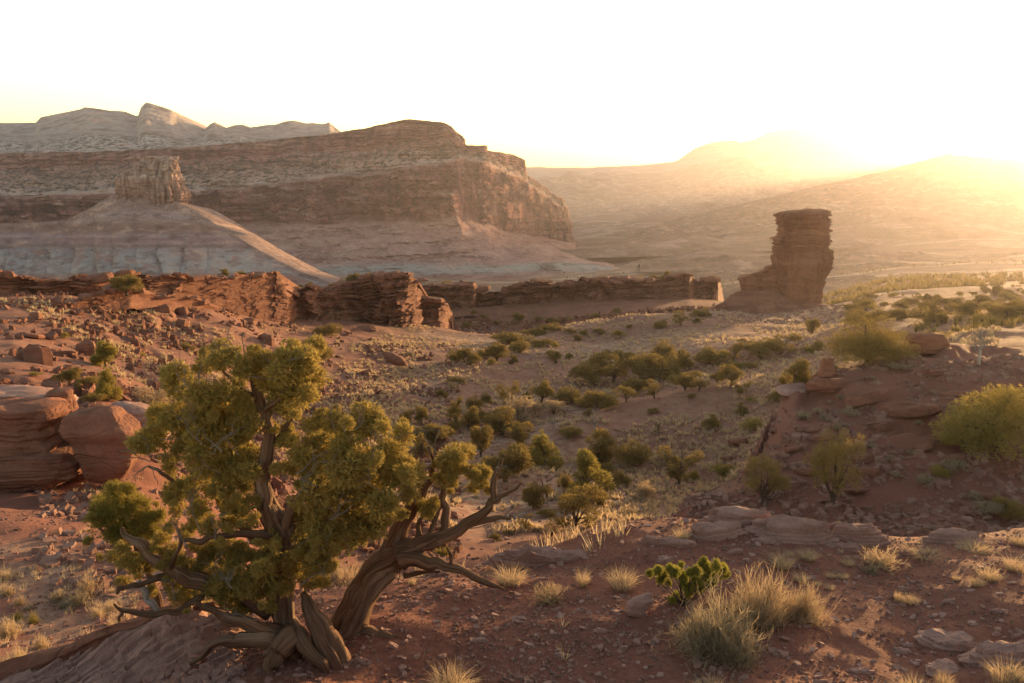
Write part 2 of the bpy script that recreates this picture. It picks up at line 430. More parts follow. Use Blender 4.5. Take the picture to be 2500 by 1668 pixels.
# ------------------------------------------------------------------ lofted formations
def line(pts, px):
    pts = sorted(pts)
    return np.interp(px, [p[0] for p in pts], [p[1] for p in pts])
def loft(rows, px, sub, amp, nscale, strat, flute=None, seed=0, soft=False, back=None, rough=0.0, fall=0.12, damp=None):
    """rows: (image height line or function, distance line, bed value) from the foot to the rim.
    Gives a real rock face: rows set at their distances, broken up by beds, joints and rubble."""
    L = []; bedv = []; A = []
    rws = [P(px, (line(r[0], px) if not callable(r[0]) else r[0](px)), (r[1](px) if callable(r[1]) else line(r[1], px) if isinstance(r[1], list) else r[1] * np.ones_like(px))) for r in rows]
    for k in range(len(rws) - 1):
        n = sub[k]
        for i in range(n):
            t = i / n
            L.append(rws[k] * (1 - t) + rws[k + 1] * t); bedv.append(rows[k][2] * (1 - t) + rows[k + 1][2] * t)
            A.append(amp[k])
    L.append(rws[-1]); bedv.append(rows[-1][2]); A.append(amp[-1])
    V = np.array(L); A = np.array(A)[:, None]
    bed = np.repeat(np.array(bedv)[:, None], len(px), 1)
    x, y, z = V[..., 0], V[..., 1], V[..., 2]
    s = x * 1.0 + y * 0.4
    d = 0.7 * fbm(s / nscale, z / nscale, y / nscale * 0.3, 5, seed, 0.55)
    bh = nscale * strat
    v = z / bh + 0.5 * fbm(s / (nscale * 6), 0, 0, 3, seed + 5)
    bedn = 0.8 * vnoise(np.floor(v), np.floor(s / (nscale * 3) + 0.5 * vnoise(np.floor(v), 3, 0, seed)), 0, seed + 5) + 0.5 * vnoise(np.floor(v * 2.7), np.floor(s / nscale), 3, seed + 6)
    fl = 0
    if flute:
        fw = np.array([f for k, n in enumerate(sub) for f in [flute[2][k]] * n] + [flute[2][-1]])[:, None]
        q = s / flute[0] + 0.5 * fbm(s / flute[0] / 3, z / nscale / 3, 1, 3, seed + 9)
        fl = flute[1] * fw * (0.75 * vnoise(np.floor(q), np.floor(v * 0.22), 1, seed + 3) + 0.5 * vnoise(np.floor(q * 2.6), np.floor(v * 0.5), 2, seed + 4) + 0.4 * np.abs(np.sin(q * 1.7)) ** 0.6)
    if soft:                               # soft shale: gullies instead of joints
        bedn = 0.35 * bedn
        if flute: fl = flute[1] * fw * ((np.abs(np.sin(q * 1.7)) ** 0.6 - 0.6) * 1.3 + 0.35 * vnoise(q * 2.6, z / nscale, 0, seed + 3))
    if damp is not None: A = A * damp(px)[None, :]
    off = A * (0.75 * d + 0.6 * bedn + fl)
    V = V.copy()
    V[..., 1] -= off * 0.85; V[..., 0] -= off * 0.25
    V[..., 2] += A * 0.12 * fbm(s / nscale * 2, y / nscale, 2, 3, seed + 8)
    jag = A[-1] * rough * (0.7 * vnoise(np.floor(s[-1] / (nscale * .55)), 3, 0, seed + 21) + 0.4 * vnoise(np.floor(s[-1] / (nscale * .2)), 5, 0, seed + 22))
    V[-1, :, 2] += jag; V[-2, :, 2] += 0.6 * jag
    if back is not None:
        B = V[-1].copy(); B[:, 1] += back; B[:, 2] -= back * fall
        B2 = B.copy(); B2[:, 1] += back; B2[:, 2] -= back
        V = np.concatenate([V, B[None], B2[None]]); bed = np.concatenate([bed, bed[-1:], bed[-1:]])
    return V, bed
def loft_obj(name, V, bed, mat, parent=None, smooth=True, **kw):
    return obj(name, V.reshape(-1, 3), grid_faces(V.shape[0], V.shape[1]), mat, parent, smooth, attr={'bed': bed.ravel()}, **kw)

def ridge(name, sky_pts, base_py, d_top, d_base, mat, amp, nscale, px0, px1, n=420, rows=46, prof=0.75, seed=0, strat=0.25, **kw):
    px = np.linspace(px0, px1, n)
    skyl = line(sky_pts, px)
    L = []; bed = []
    base = base_py if not isinstance(base_py, list) else line(base_py, px)
    for i in range(rows):
        t = i / (rows - 1)
        d = d_base + (d_top - d_base) * t
        py = base + (skyl - base) * t ** prof
        L.append(P(px, py, d * np.ones_like(px))); bed.append(np.full(n, t))
    L[0] = P(px, base + 9, d_base * 0.985 * np.ones_like(px))
    V = np.array(L); bed = np.array(bed)
    x, y, z = V[..., 0], V[..., 1], V[..., 2]
    tt = np.linspace(0, 1, rows)[:, None]
    fade = np.minimum(1, (1 - tt) * 5 + 0.12) * np.minimum(1, tt * 5)
    warp = fbm(x / nscale / 2, y / nscale / 2, 0, 2, seed + 2)
    off = amp * fade * (fbm(x / nscale + warp, y / nscale, z / nscale, 5, seed, 0.55) + 0.7 * (1 - 2 * np.abs(fbm(x / nscale * 0.6 + 0.5 * warp, y / nscale * 0.2, 1, 3, seed + 4))))
    off = off + 0.4 * amp * fade * fbm(x / nscale * 5, y / nscale * 5, z / nscale * 5, 4, seed + 11, 0.6)
    V[..., 2] += off
    V[..., 1] -= amp * 1.5 * fade * vnoise(x / nscale / 5, z / (nscale * strat), 0, seed + 7)
    B = V[-1].copy(); B[:, 1] += (d_top - d_base) * 0.5; B[:, 2] -= amp * 6
    V = np.concatenate([V, B[None]]); bed = np.concatenate([bed, bed[-1:]])
    return loft_obj(name, V, bed, mat, **kw)

PALE = (0.44, 0.325, 0.285); RED = (0.28, 0.105, 0.09); DRED = (0.17, 0.08, 0.062); TAN = (0.37, 0.175, 0.145)
M['mesa'] = mat_strata('mesa_beds', [(0.0, (0.22, 0.12, 0.10)), (0.075, (0.24, 0.125, 0.105)), (0.10, (0.33, 0.30, 0.275)), (0.14, (0.34, 0.31, 0.28)), (0.17, (0.35, 0.185, 0.16)), (0.37, (0.35, 0.175, 0.145)), (0.40, RED), (0.60, (0.235, 0.095, 0.08)), (0.63, PALE), (0.69, (0.33, 0.21, 0.165)), (0.76, (0.28, 0.15, 0.115)), (0.80, TAN), (0.84, RED), (1.0, (0.28, 0.14, 0.10))], 0.006, dots=[(0.62, 0.0), (0.65, 1.0), (0.80, 0.8), (0.84, 0.0)], streak=[(0.36, 0.0), (0.42, 1.0), (0.58, 1.0), (0.62, 0.0), (0.80, 0.0), (0.86, 0.8)], speck=[(0.10, 0.0), (0.18, 0.8), (0.36, 0.5), (0.40, 0.0)], bd=6.0, warp=0.03)
M['castle_base'] = mat_strata('shale_beds', [(0.0, (0.23, 0.12, 0.10)), (0.15, (0.24, 0.125, 0.105)), (0.20, (0.32, 0.29, 0.28)), (0.36, (0.29, 0.265, 0.26)), (0.49, (0.26, 0.215, 0.22)), (0.52, (0.17, 0.11, 0.10)), (0.55, (0.27, 0.175, 0.18)), (0.62, (0.22, 0.13, 0.135)), (0.66, (0.29, 0.205, 0.215)), (0.71, (0.22, 0.14, 0.135)), (0.76, (0.20, 0.115, 0.095)), (0.80, (0.24, 0.15, 0.13)), (0.86, (0.275, 0.195, 0.195)), (0.90, (0.21, 0.13, 0.12)), (1.0, (0.235, 0.15, 0.13))], 0.012, bd=2.0, warp=0.02, thinf=0.3, speck=[(0.78, 0.0), (0.84, 0.5), (1.0, 0.7)], wash=[(0.16, 0.0), (0.2, 0.7), (0.46, 1.0), (0.5, 0.3), (0.75, 0.3), (0.8, 0.0)])
M['castle'] = mat_strata('castle_rock', [(0, (0.31, 0.175, 0.14)), (0.5, (0.36, 0.225, 0.18)), (0.6, (0.46, 0.34, 0.29)), (1, (0.40, 0.275, 0.23))], 0.02, bd=1.5, streak=[(0, 1.0), (1, 0.6)])
M['white_rock'] = mat_strata('white_slickrock', [(0, (0.36, 0.28, 0.245)), (0.2, (0.42, 0.35, 0.315)), (0.3, (0.30, 0.24, 0.215)), (0.4, (0.33, 0.27, 0.245)), (1, (0.34, 0.285, 0.26))], 0.004, dots=[(0, 1.0), (0.25, 0.9), (0.42, 0.0)], bd=5.0, thinf=0.45, streak=[(0.3, 0.0), (0.5, 0.5)])
M['slick'] = mat_strata('tan_slickrock', [(0, (0.22, 0.13, 0.095)), (0.3, (0.29, 0.20, 0.15)), (0.6, (0.22, 0.15, 0.11)), (1, (0.24, 0.17, 0.13))], 0.004, dots=[(0, 0.7), (0.5, 0.4), (0.8, 0.0)], bd=5.0, thinf=0.5)
M['hill'] = mat_strata('dark_ridge', [(0, (0.22, 0.135, 0.095)), (0.5, (0.17, 0.105, 0.075)), (1, (0.13, 0.085, 0.06))], 0.004, dots=[(0, 0.2), (0.4, 0.6), (1, 0.8)], bd=5.0, thinf=0.5)
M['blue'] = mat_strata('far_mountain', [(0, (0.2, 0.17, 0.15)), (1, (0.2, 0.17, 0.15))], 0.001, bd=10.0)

# far mountain, ridges, domes
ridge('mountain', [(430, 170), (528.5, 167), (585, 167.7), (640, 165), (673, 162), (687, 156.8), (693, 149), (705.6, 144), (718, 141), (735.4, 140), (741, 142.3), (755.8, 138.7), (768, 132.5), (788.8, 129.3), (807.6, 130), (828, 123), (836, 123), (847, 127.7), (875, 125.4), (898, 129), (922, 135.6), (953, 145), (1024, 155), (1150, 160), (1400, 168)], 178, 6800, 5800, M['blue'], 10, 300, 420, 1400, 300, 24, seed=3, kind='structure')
ridge('slickrock_hills', [(500, 182), (538, 179.5), (545, 176), (552, 177.5), (556, 177.5), (563, 173), (571, 171), (577, 172.5), (585, 176.4), (599, 172.5), (612, 173.6), (626, 175), (640, 173.4), (658, 173), (672.7, 171), (687, 166.5), (700, 164), (717.5, 161.8), (720, 159), (729, 157.3), (740.8, 156), (747, 159.8), (753, 163), (760.5, 167), (777.8, 166.5), (795, 170.4), (810, 169.6), (825, 169.3), (845, 166), (856, 163), (873.5, 162.6), (876, 165), (886, 162.5), (900, 160.2), (914, 164), (938, 158), (1024, 162), (1200, 168), (1400, 172)], [(500, 238), (600, 240), (700, 232), (850, 215), (1400, 215)], 4600, 3000, M['slick'], 20, 420, 495, 1400, 620, 70, prof=0.62, seed=21, kind='structure')
ridge('dark_ridge', [(560, 246), (620, 232), (680, 217), (740, 204), (787, 193), (812, 187), (825, 184), (840, 181.5), (856, 179), (868, 175), (878, 173), (895, 171), (914, 167), (919, 163.5), (924, 165.4), (938, 158), (945, 155.5), (950, 153), (955, 156), (961, 155), (972, 156.5), (985, 157.6), (1024, 160), (1100, 164), (1250, 170), (1400, 178)], [(560, 250), (700, 246), (800, 240), (1400, 232)], 2400, 1500, M['hill'], 9, 130, 560, 1400, 560, 56, prof=0.8, seed=33, kind='structure')
ridge('white_domes', [(-200, 124), (0, 122.7), (36, 122.7), (40.8, 117.5), (62.7, 112.8), (80, 109.2), (84.7, 106.9), (94, 108), (110, 110.5), (125.5, 111.3), (130, 114.4), (138, 115.7), (141, 106.8), (146, 102.3), (150, 103), (157, 105), (171, 109.7), (177, 115.2), (188, 120.7), (197.7, 125.4), (204, 130), (210, 123.8), (215, 121.8), (218.8, 123.8), (226, 127.7), (235, 124.9), (243, 124.6), (251, 127.4), (266.7, 124.9), (276, 124.5), (284, 121.5), (293, 120.4), (306, 123.4), (313, 123), (323, 123.8), (329.4, 121.9), (334, 127.7), (341, 131.7), (380, 140), (420, 160)], [(-200, 156), (150, 154), (250, 146), (420, 165)], 2700, 2050, M['white_rock'], 6, 170, -200, 420, 560, 50, prof=0.8, seed=41, strat=0.12, kind='structure')

for i, (pts, base, dt, db, px0, px1, sd_) in enumerate([
    ([(700, 258), (720, 255.5), (760, 256), (840, 252), (900, 253), (960, 256), (1024, 254), (1300, 258)], 263, 1200, 1080, 640, 1300, 6),
    ([(730, 271), (760, 268.5), (820, 266), (870, 264.5), (905, 267), (960, 264), (1024, 267), (1300, 270)], 276, 980, 900, 660, 1300, 7),
    ([(720, 279), (800, 281), (830, 279), (862, 276.5), (893, 279), (930, 282), (1024, 279), (1300, 282)], 291, 720, 640, 720, 1300, 8)]):
    pts = [(px0, base)] + [q for q in pts if q[0] > px0 + 60] + [(px1, base)]
    ridge('terrace', pts, base, dt, db, M['hill'], 3.5, 50, px0, px1, 420, 20, prof=0.6, seed=200 + sd_, kind='structure')

# the long mesa
mpx = np.concatenate([np.linspace(-330, -40, 60)[:-1], np.linspace(-40, 660, 760)])
RIM = [(-330, 156), (-120, 153.5), (0, 153.3), (100, 151.5), (150, 149.5), (200, 146), (240, 143), (280, 139), (310, 136), (341, 131.9), (371, 126.7), (383, 124), (395, 121.5), (403, 120), (411, 119), (420, 119.6), (430, 120.7), (440.6, 122.3), (446, 124), (451.6, 126.2), (456, 130), (461, 134.8), (463.2, 136), (464, 143), (467, 145), (480, 145.6), (486, 145.3), (487.7, 150.5), (500, 152), (509.7, 154.4), (517, 156.5), (525.4, 159.9), (527, 174.8), (532, 178.5), (538, 181.9), (545, 187), (552, 193.6), (563, 198.3), (567.7, 207.8), (572.4, 226.6), (575.6, 240.7), (585, 247), (594, 251.7), (611.6, 259.5), (630, 266), (645, 275), (660, 288), (700, 300)]
def below(base, gap):
    return lambda px: np.maximum(line(base, px), line(RIM, px) + gap)
MR = [
 ([(-330, 300), (0, 298), (660, 298)], 1150, 0.0),
 (below([(-330, 277), (300, 276), (480, 275), (560, 272), (610, 275), (660, 290)], 6), 1300, 0.08),
 (below([(-330, 266), (300, 266), (400, 263), (480, 266), (560, 262), (610, 265), (660, 284)], 5), 1340, 0.155),
 (below([(-330, 224), (200, 222), (328, 220), (380, 219), (415, 219.5), (461, 217), (486, 221), (505, 229.7), (547, 237.6), (576, 243)], 4), [(-330, 1550), (300, 1520), (460, 1480), (486, 1540), (576, 1760), (660, 1700)], 0.39),
 (below([(-330, 199), (0, 198), (200, 193), (280, 186), (328, 178), (372, 175.6), (415, 167), (440, 163), (466, 157), (486, 161), (510, 172), (527, 181), (545, 195), (563, 207)], 3), [(-330, 1575), (300, 1545), (460, 1520), (466, 1545), (486, 1560), (576, 1780), (660, 1700)], 0.61),
 (below([(-330, 168), (0, 167), (200, 161), (340, 151), (411, 139), (450, 142), (461, 149), (486, 153), (525, 172)], 1.5), [(-330, 1700), (300, 1660), (460, 1560), (464, 1562), (486, 1574), (576, 1788), (660, 1703)], 0.80),
 (RIM, [(-330, 1720), (300, 1680), (460, 1572), (464, 1572), (486, 1582), (576, 1792), (660, 1705)], 1.0)]
V, bed = loft(MR, mpx, [8, 10, 34, 40, 34, 26], [4, 8, 13, 26, 16, 16, 6], 45.0, 0.16, (34.0, 0.9, [0, 0.6, 0.25, 1.0, 0.25, 0.6]), seed=51, back=160)
loft_obj('mesa', V, bed, M['mesa'], smooth=False, kind='structure')

# castle butte: striped shale skirt and the fluted block on it
cpx = np.linspace(-260, 345, 620)
TOP = [(-260, 228), (0, 223.5), (40, 222.5), (67, 220.3), (80, 213), (90, 208), (103, 200), (117, 193.5), (141, 194), (176, 201), (188, 207), (200, 214), (220, 226.6), (259, 250), (298, 270.5), (329, 281.5), (345, 286)]
def cl(y, g): return lambda px: np.maximum(y, line(TOP, px) + g)
def dsk(f, k): return lambda px: line([(-260, 1040), (176, 1040), (329, 975)], px) - k * (f(px) - line(TOP, px))
CR = [(cl(y, g), dsk(cl(y, g), 1.7), b) for y, g, b in ((300, 8, 0.0), (273.5, 6, 0.17), (248, 4.5, 0.5), (243, 3.6, 0.55), (232, 2.4, 0.73), (223.6, 1.2, 0.79))] + [(TOP, [(-260, 1040), (176, 1040), (329, 975)], 1.0)]
V, bed = loft(CR, cpx, [8, 26, 6, 12, 8, 22], [2.5, 5.0, 3.2, 3.6, 3.4, 2.4, 1.2], 22.0, 0.12, (13.0, 1.5, [0.3, 1.4, 0.7, 0.6, 0.8, 0.05]), seed=61, back=120, soft=True, damp=lambda q: 1 - 0.9 * sstep(185, 235, q))
butte_root = empty('castle_butte', P(146, 235, 1000), label='pale fluted castle-like butte standing on a cone of striped grey and purple shale', cat='butte')
def child_at(o, root):
    o.parent = root; o.matrix_parent_inverse = Matrix.Translation(-Vector(root.location)); return o
child_at(loft_obj('shale_skirt', V, bed, M['castle_base'], label='striped skirt of grey, purple and red shale beds'), butte_root)

def stack(name, levels, d0, depth, mat, parent=None, seg=72, rows=60, expo=0.6, amp=0.05, beds=0.06, bedh=0.06, flute=None, cap=True, seed=0, lean=0.0, smooth=True, **kw):
    """solid rock with the given outline (image height, edge, edge) at distance d0; rounded-square plan."""
    levels = sorted(levels, key=lambda l: -l[0])
    py = np.linspace(levels[0][0], levels[-1][0], rows)
    lp = [-l[0] for l in levels]
    xl = np.interp(-py, lp, [l[1] for l in levels]); xr = np.interp(-py, lp, [l[2] for l in levels])
    Lf = P(xl, py, d0 * np.ones(rows)); Rt = P(xr, py, d0 * np.ones(rows))
    cx = (Lf[:, 0] + Rt[:, 0]) / 2; hw = (Rt[:, 0] - Lf[:, 0]) / 2; z = Lf[:, 2]
    th = np.linspace(0, 2 * math.pi, seg, endpoint=False)
    c, s = np.cos(th), np.sin(th)
    ux = np.sign(c) * np.abs(c) ** expo; uy = np.sign(s) * np.abs(s) ** expo
    hd = hw * depth if not isinstance(depth, tuple) else np.interp(-py, lp, depth)
    d0 = float(far_of(d0))
    X = cx[:, None] + hw[:, None] * ux; Y = d0 + hd.mean() * 0.6 + hd[:, None] * uy + lean * (z - z[0])[:, None]
    Z = np.repeat(z[:, None], seg, 1)
    H = abs(z[-1] - z[0]); W = hw.mean()
    sc = W * 0.5
    n = fbm(X / sc, Y / sc, Z / sc, 5, seed, 0.55)
    bh = bedh * H
    al = (th / (2 * math.pi))[None, :] * np.ones((rows, 1))
    vz = Z / bh + 0.6 * fbm(X / W, Y / W, 0, 3, seed + 3)
    ang_ = 14 * al + 0.5 * fbm(X / W * 1.5, Y / W * 1.5, Z / H * 3, 3, seed + 2)
    b = 0.7 * vnoise(np.floor(vz), np.floor(ang_ * 0.35 + 2 * vnoise(np.floor(vz), 5, 0, seed)), Y * 0, seed + 3) + 0.55 * vnoise(np.floor(vz * 2.3), np.floor(ang_ * 0.8), 1, seed + 4) + 0.45 * vnoise(np.floor(ang_), np.floor(vz * 0.3), 2, seed + 5)
    off = W * (amp * n + beds * b)
    if flute:
        ang = ux * 1.3 + uy * 0.9
        f = vnoise(X / (W * flute[0]), Y / (W * flute[0]), Z / H * 1.3, seed + 6) + 0.6 * vnoise(X / (W * flute[0] * 0.4), Y / (W * flute[0] * 0.4), Z / H * 2, seed + 7)
        fz = flute[2](np.linspace(0, 1, rows))[:, None] if len(flute) > 2 else 1
        off = off + W * flute[1] * f * fz
    X = X + off * ux; Y = Y + off * uy
    Z = Z + H * 0.012 * fbm(X / sc * 1.5, Y / sc * 1.5, 4, 3, seed + 8)
    V = np.stack([X, Y, Z], -1).reshape(-1, 3)
    F = [grid_faces(rows, seg, True)]
    bed = np.repeat(np.linspace(0, 1, rows), seg)
    if cap:
        k = len(V); base = (rows - 1) * seg
        top = V[base:base + seg]; ctr = top.mean(0)
        rings = [top * (1 - f) + ctr * f for f in (0.3, 0.65)]
        for q, r in enumerate(rings):
            r[:, 2] = ctr[2] + (top[:, 2] - ctr[2]) * 0.5 + W * 0.05 * fbm(r[:, 0] / sc, r[:, 1] / sc, 0, 3, seed + 12)
        V = np.concatenate([V] + rings + [ctr[None]])
        j = np.arange(seg); j2 = (j + 1) % seg
        F.append(np.stack([base + j, base + j2, k + j2, k + j], -1))
        F.append(np.stack([k + j, k + j2, k + seg + j2, k + seg + j], -1))
        F.append(np.stack([k + seg + j, k + seg + j2, np.full(seg, k + 2 * seg)], -1))
        bed = np.concatenate([bed, np.ones(2 * seg + 1)])
    # origin at the foot
    o0 = np.array([cx[0], d0, z[0]])
    me = mesh(name, V - o0, F, mat, smooth, None, {'bed': bed})
    o = bpy.data.objects.new(name, me); o.location = o0
    link(o, None, **kw)
    if parent is not None: child_at(o, parent)
    return o

stack('rock_block', [(206, 118, 178), (198, 117, 177.5), (190, 117.5, 176.5), (184, 118, 175.5), (178, 118.5, 174.5), (174, 120, 174), (171.5, 124, 172.5), (169, 131, 172), (165, 135, 171.5), (161.5, 138, 170.8), (158.5, 141, 169), (156.5, 144, 168)], 1042, 0.6, M['castle'], butte_root, seg=150, rows=70, expo=0.55, amp=0.08, beds=0.045, bedh=0.07, flute=(0.13, 0.17), seed=71, smooth=False, label='pale fluted sandstone block crowning the butte')
# ------------------------------------------------------------------ red ledges, rock tower, boulders
rng = np.random.default_rng(7)
def slab_mesh(seed, thick=0.3, n=8, pointy=0.0):
    """broken slab: irregular outline, chamfered, unit width"""
    r = np.random.default_rng(seed)
    a = np.sort(np.linspace(0, 2 * math.pi, n, endpoint=False) + r.uniform(-0.28, 0.28, n))
    rad = 0.5 * r.uniform(0.72, 1.1, n)
    asp = r.uniform(0.55, 0.9)
    def ring(f, z, dz):
        return np.stack([np.cos(a) * rad * f, np.sin(a) * rad * f * asp, z + dz * r.uniform(-1, 1, n)], -1)
    t = thick
    R = [ring(0.8, -t * 0.5, t * .1), ring(1.0, -t * 0.3, t * .12), ring(0.99, t * 0.25, t * .1), ring(0.86, t * 0.5, t * .08), ring(0.45, t * 0.55, t * .12)]
    V = np.concatenate(R + [np.array([[0, 0, t * 0.55]])])
    F4 = grid_faces(5, n, True); j = np.arange(n)
    F3 = np.stack([4 * n + j, 4 * n + (j + 1) % n, np.full(n, 5 * n)], -1)
    return V, [F4, F3]
SLAB = []
for i in range(10):
    V, F = slab_mesh(100 + i, thick=[0.18, 0.3, 0.45, 0.22, 0.6, 0.14, 0.35, 0.5, 0.26, 0.7][i])
    SLAB.append((V, F))
def slab_me(name, mat):
    return [mesh(name, V, F, mat, smooth=False) for V, F in SLAB]
ROCK = slab_me('rock', M['rock']); FLAT = slab_me('rock_slab', M['slab'])

def dpath(pts): return pts
def ledge(name, px, rim, base, dist, label, sub=(30,), amp=2.0, nscale=4.0, foot_push=1.0, seed=0, flute=(2.6, 0.8), back=22, bedf=0.13, slabs=10, kind_cap=0.45):
    dl = line(dist, px)
    mid = lambda q: line(base, q) + (line(rim, q) - line(base, q)) * kind_cap
    dist2 = [(p, d + amp * 0.3) for p, d in dist]
    V, bed = loft([(lambda q: line(base, q) + 9, [(p, d - foot_push * 2) for p, d in dist], 0.0), (base, dist, 0.15), (mid, dist2, 0.15 + 0.85 * kind_cap), (rim, dist, 1.0)],
                  px, [5, sub[0], sub[0]], [amp * 0.6, amp, amp * 1.25, amp * 0.7], nscale, bedf, (flute[0], flute[1], [0.4, 1.0, 0.35]), seed=seed, back=back, rough=0.45, fall=0.3)
    root = empty(name, P(px.mean(), float(line(base, px.mean())), float(line(dist, px.mean()))), label=label, cat='rock ledge')
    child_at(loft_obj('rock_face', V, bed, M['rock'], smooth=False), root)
    r = np.random.default_rng(seed + 500)
    lo, hi = px.min() + 6, px.max() - 6
    for i in range(slabs):
        q = lo + (hi - lo) * (i + r.uniform(0.1, 0.9)) / slabs
        d = float(line(dist, q)); w = r.uniform(0.008, 0.03) * d
        p = P(q, float(line(rim, q)) + r.uniform(0.2, 1.5), d + w * 0.25)
        o = put('rock_slab', ROCK[r.integers(0, 10)], None, p, (r.uniform(-.12, .12), r.uniform(-.15, .15), r.uniform(0, 6.28)), (w, w, w * r.uniform(.25, .5)))
        child_at(o, root)
    return root

RIM1 = [(-120, 272), (-40, 270), (0, 271.5), (9, 276), (20, 274.6), (30, 277), (39, 280), (60, 279), (78, 279.4), (95, 277.5), (103.5, 276.2), (116, 274), (128.6, 272.8), (130, 277.8), (140, 279), (147.5, 278.6), (160, 275.5), (169.4, 273.9), (181, 273.4), (182.5, 278.6), (191, 278.6), (205, 277), (219.6, 275), (235, 276), (251, 277), (257, 272.3), (270, 272), (279, 272), (281, 278), (287, 285), (293, 291), (300, 300)]
BAS1 = [(-120, 300), (0, 301), (40, 304), (78, 304), (130, 297), (160, 299), (190, 305), (215, 312), (227, 320), (260, 326), (300, 330)]
ledge('rock_ledge', np.linspace(-120, 300, 420), RIM1, BAS1, [(-120, 96), (0, 106), (100, 116), (180, 128), (182, 131), (230, 142), (290, 158), (296, 168), (300, 185)], 'long broken red ledge with tilted cap slabs along the top of the rubble slope', sub=(30,), amp=1.7, nscale=3.2, seed=81, slabs=26)
ledge('rock_ledge', np.linspace(-120, 232, 300), [(-120, 330), (-40, 321), (0, 311), (30, 307), (60, 303.5), (100, 293), (112, 289), (128, 286.5), (136, 287.5), (140, 293), (160, 295.5), (185, 296), (200, 301), (218, 307), (232, 318)], [(-120, 345), (0, 327), (30, 322), (50, 319.5), (90, 310), (132, 300), (170, 304), (200, 309), (232, 322)], [(-120, 82), (0, 90), (60, 96), (130, 106), (200, 122), (226, 130), (232, 140)], 'low tilted slab ledge with scrub on its upper edge in front of the long ledge', sub=(14,), amp=0.8, nscale=2.0, foot_push=0.4, seed=82, slabs=26, flute=(2.0, 0.25), back=12)
RIM2 = [(262, 316), (275, 304), (285, 296), (293.4, 290.3), (310, 289), (329.4, 287.2), (345, 284.5), (352, 281), (360, 280), (368.6, 276.5), (384.3, 275.4), (392, 274), (400, 274.5), (409.4, 273), (410.4, 277.5), (414, 280), (418.8, 281), (420, 292), (422, 300), (424, 312)]
BAS2 = [(262, 326), (280, 333), (300, 338), (321.6, 337), (345, 329), (368, 327), (392, 332), (405, 327), (416, 324), (424, 322)]
ledge('rock_ledge', np.concatenate([np.linspace(262, 412, 300)[:-1], np.linspace(412, 424, 60)]), RIM2, BAS2, [(262, 168), (300, 170), (318, 172), (324, 179), (345, 183), (380, 186), (409, 189), (417, 193), (420, 203), (424, 235)], 'tall fluted red promontory with sunlit streaks that ends the ledge above the valley', sub=(34,), amp=2.4, nscale=4.5, seed=83, slabs=18, flute=(3.2, 0.9), kind_cap=0.55)
ledge('rock_ledge', np.linspace(408, 451, 120), [(408, 292), (417, 295.8), (430, 298), (440, 300), (444, 301.5), (447.5, 306), (449, 314), (451, 320)], [(408, 324), (430, 321), (447, 321), (451, 321.5)], [(408, 205), (440, 208), (446, 211), (449, 220), (451, 240)], 'low stub of red rock stepping down from the tall promontory', sub=(22,), amp=1.6, nscale=4, seed=84, slabs=5, flute=(3.0, 0.8), back=14)
RIM3 = [(412, 296), (418.8, 289), (426, 286), (434.5, 284), (450, 283.5), (475.3, 283.3), (476.5, 288), (479, 294), (490, 294.6), (502, 293.5), (503, 288), (512, 285.5), (520, 283.5), (531.8, 282.5), (533, 279.6), (549, 279.7), (554, 282.5), (577.2, 282.8), (579, 279.5), (585, 277.8), (600, 278.5), (606, 280.5), (616.5, 279.6), (620, 277.6), (640, 277.8), (644, 280), (663.5, 278), (667, 275), (673, 273.9), (691.7, 273), (693, 278), (697, 279), (720, 278.6), (721.5, 287), (724, 300)]
BAS3 = [(412, 312), (450, 308), (510, 306), (560, 301), (620, 299), (690, 297), (724, 302)]
ledge('rock_ledge', np.concatenate([np.linspace(412, 714, 420)[:-1], np.linspace(714, 724, 40)]), RIM3, BAS3, [(412, 268), (475, 274), (478, 282), (502, 284), (504, 280), (560, 286), (640, 294), (690, 300), (694, 305), (718, 308), (721, 318), (724, 345)], 'distant wall of dark bedded rock across the valley floor', sub=(26,), amp=2.6, nscale=6, seed=85, slabs=24, flute=(4.2, 0.8), back=40, foot_push=6)
# rubble apron of that wall
apx = np.linspace(430, 730, 260)
V, bed = loft([([(430, 330), (510, 345), (560, 342), (620, 328), (690, 318), (730, 316)], 236, 0.0), ([(430, 316), (510, 322), (620, 313), (690, 307), (730, 308)], 262, 0.5), (BAS3, [(412, 268), (560, 284), (724, 306)], 1.0)], apx, [16, 14], [1.0, 1.0, 0.8], 5.0, 0.4, seed=86, back=10)
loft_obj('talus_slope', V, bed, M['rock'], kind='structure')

# the rock tower
tower = empty('rock_tower', P(808, 306, 232), label='lone red rock tower with a flared flat top rising over the valley', cat='rock tower')
stack('pedestal', [(326, 664, 896), (319, 688, 874), (314, 703, 858), (308, 717, 843), (302.5, 727, 806), (298, 732, 788), (295, 736, 781), (293, 742, 776)], 223, 0.3, M['rock'], tower, seg=120, rows=40, expo=0.9, amp=0.035, beds=0.008, seed=91, label='smooth red mound of debris under the column')
TC = lambda lv: [(y, (a + b) / 2 + (a - b) / 2 * 0.92, (a + b) / 2 + (b - a) / 2 * 0.90) for y, a, b in lv]
TW = lambda lv: [(y, (a + b) / 2 + (a - b) / 2 * 0.93, (a + b) / 2 + (b - a) / 2 * 0.93) for y, a, b in lv]   # the near corners bulge
stack('column', TW([(314, 797, 820.5), (308, 795, 821.7), (301, 786, 822.5), (296, 781, 823.5), (290, 780, 824.5), (283, 778.5, 826), (278.3, 778, 828.5), (272, 777.8, 830.5), (262.7, 777.6, 832), (257, 778, 832.8), (252, 779, 832.5)]), 226, 0.8, M['butte'], tower, seg=220, rows=110, expo=0.5, amp=0.045, beds=0.06, bedh=0.12, flute=(0.22, 0.10), seed=92, smooth=False, label='massive jointed lower half of the tower')
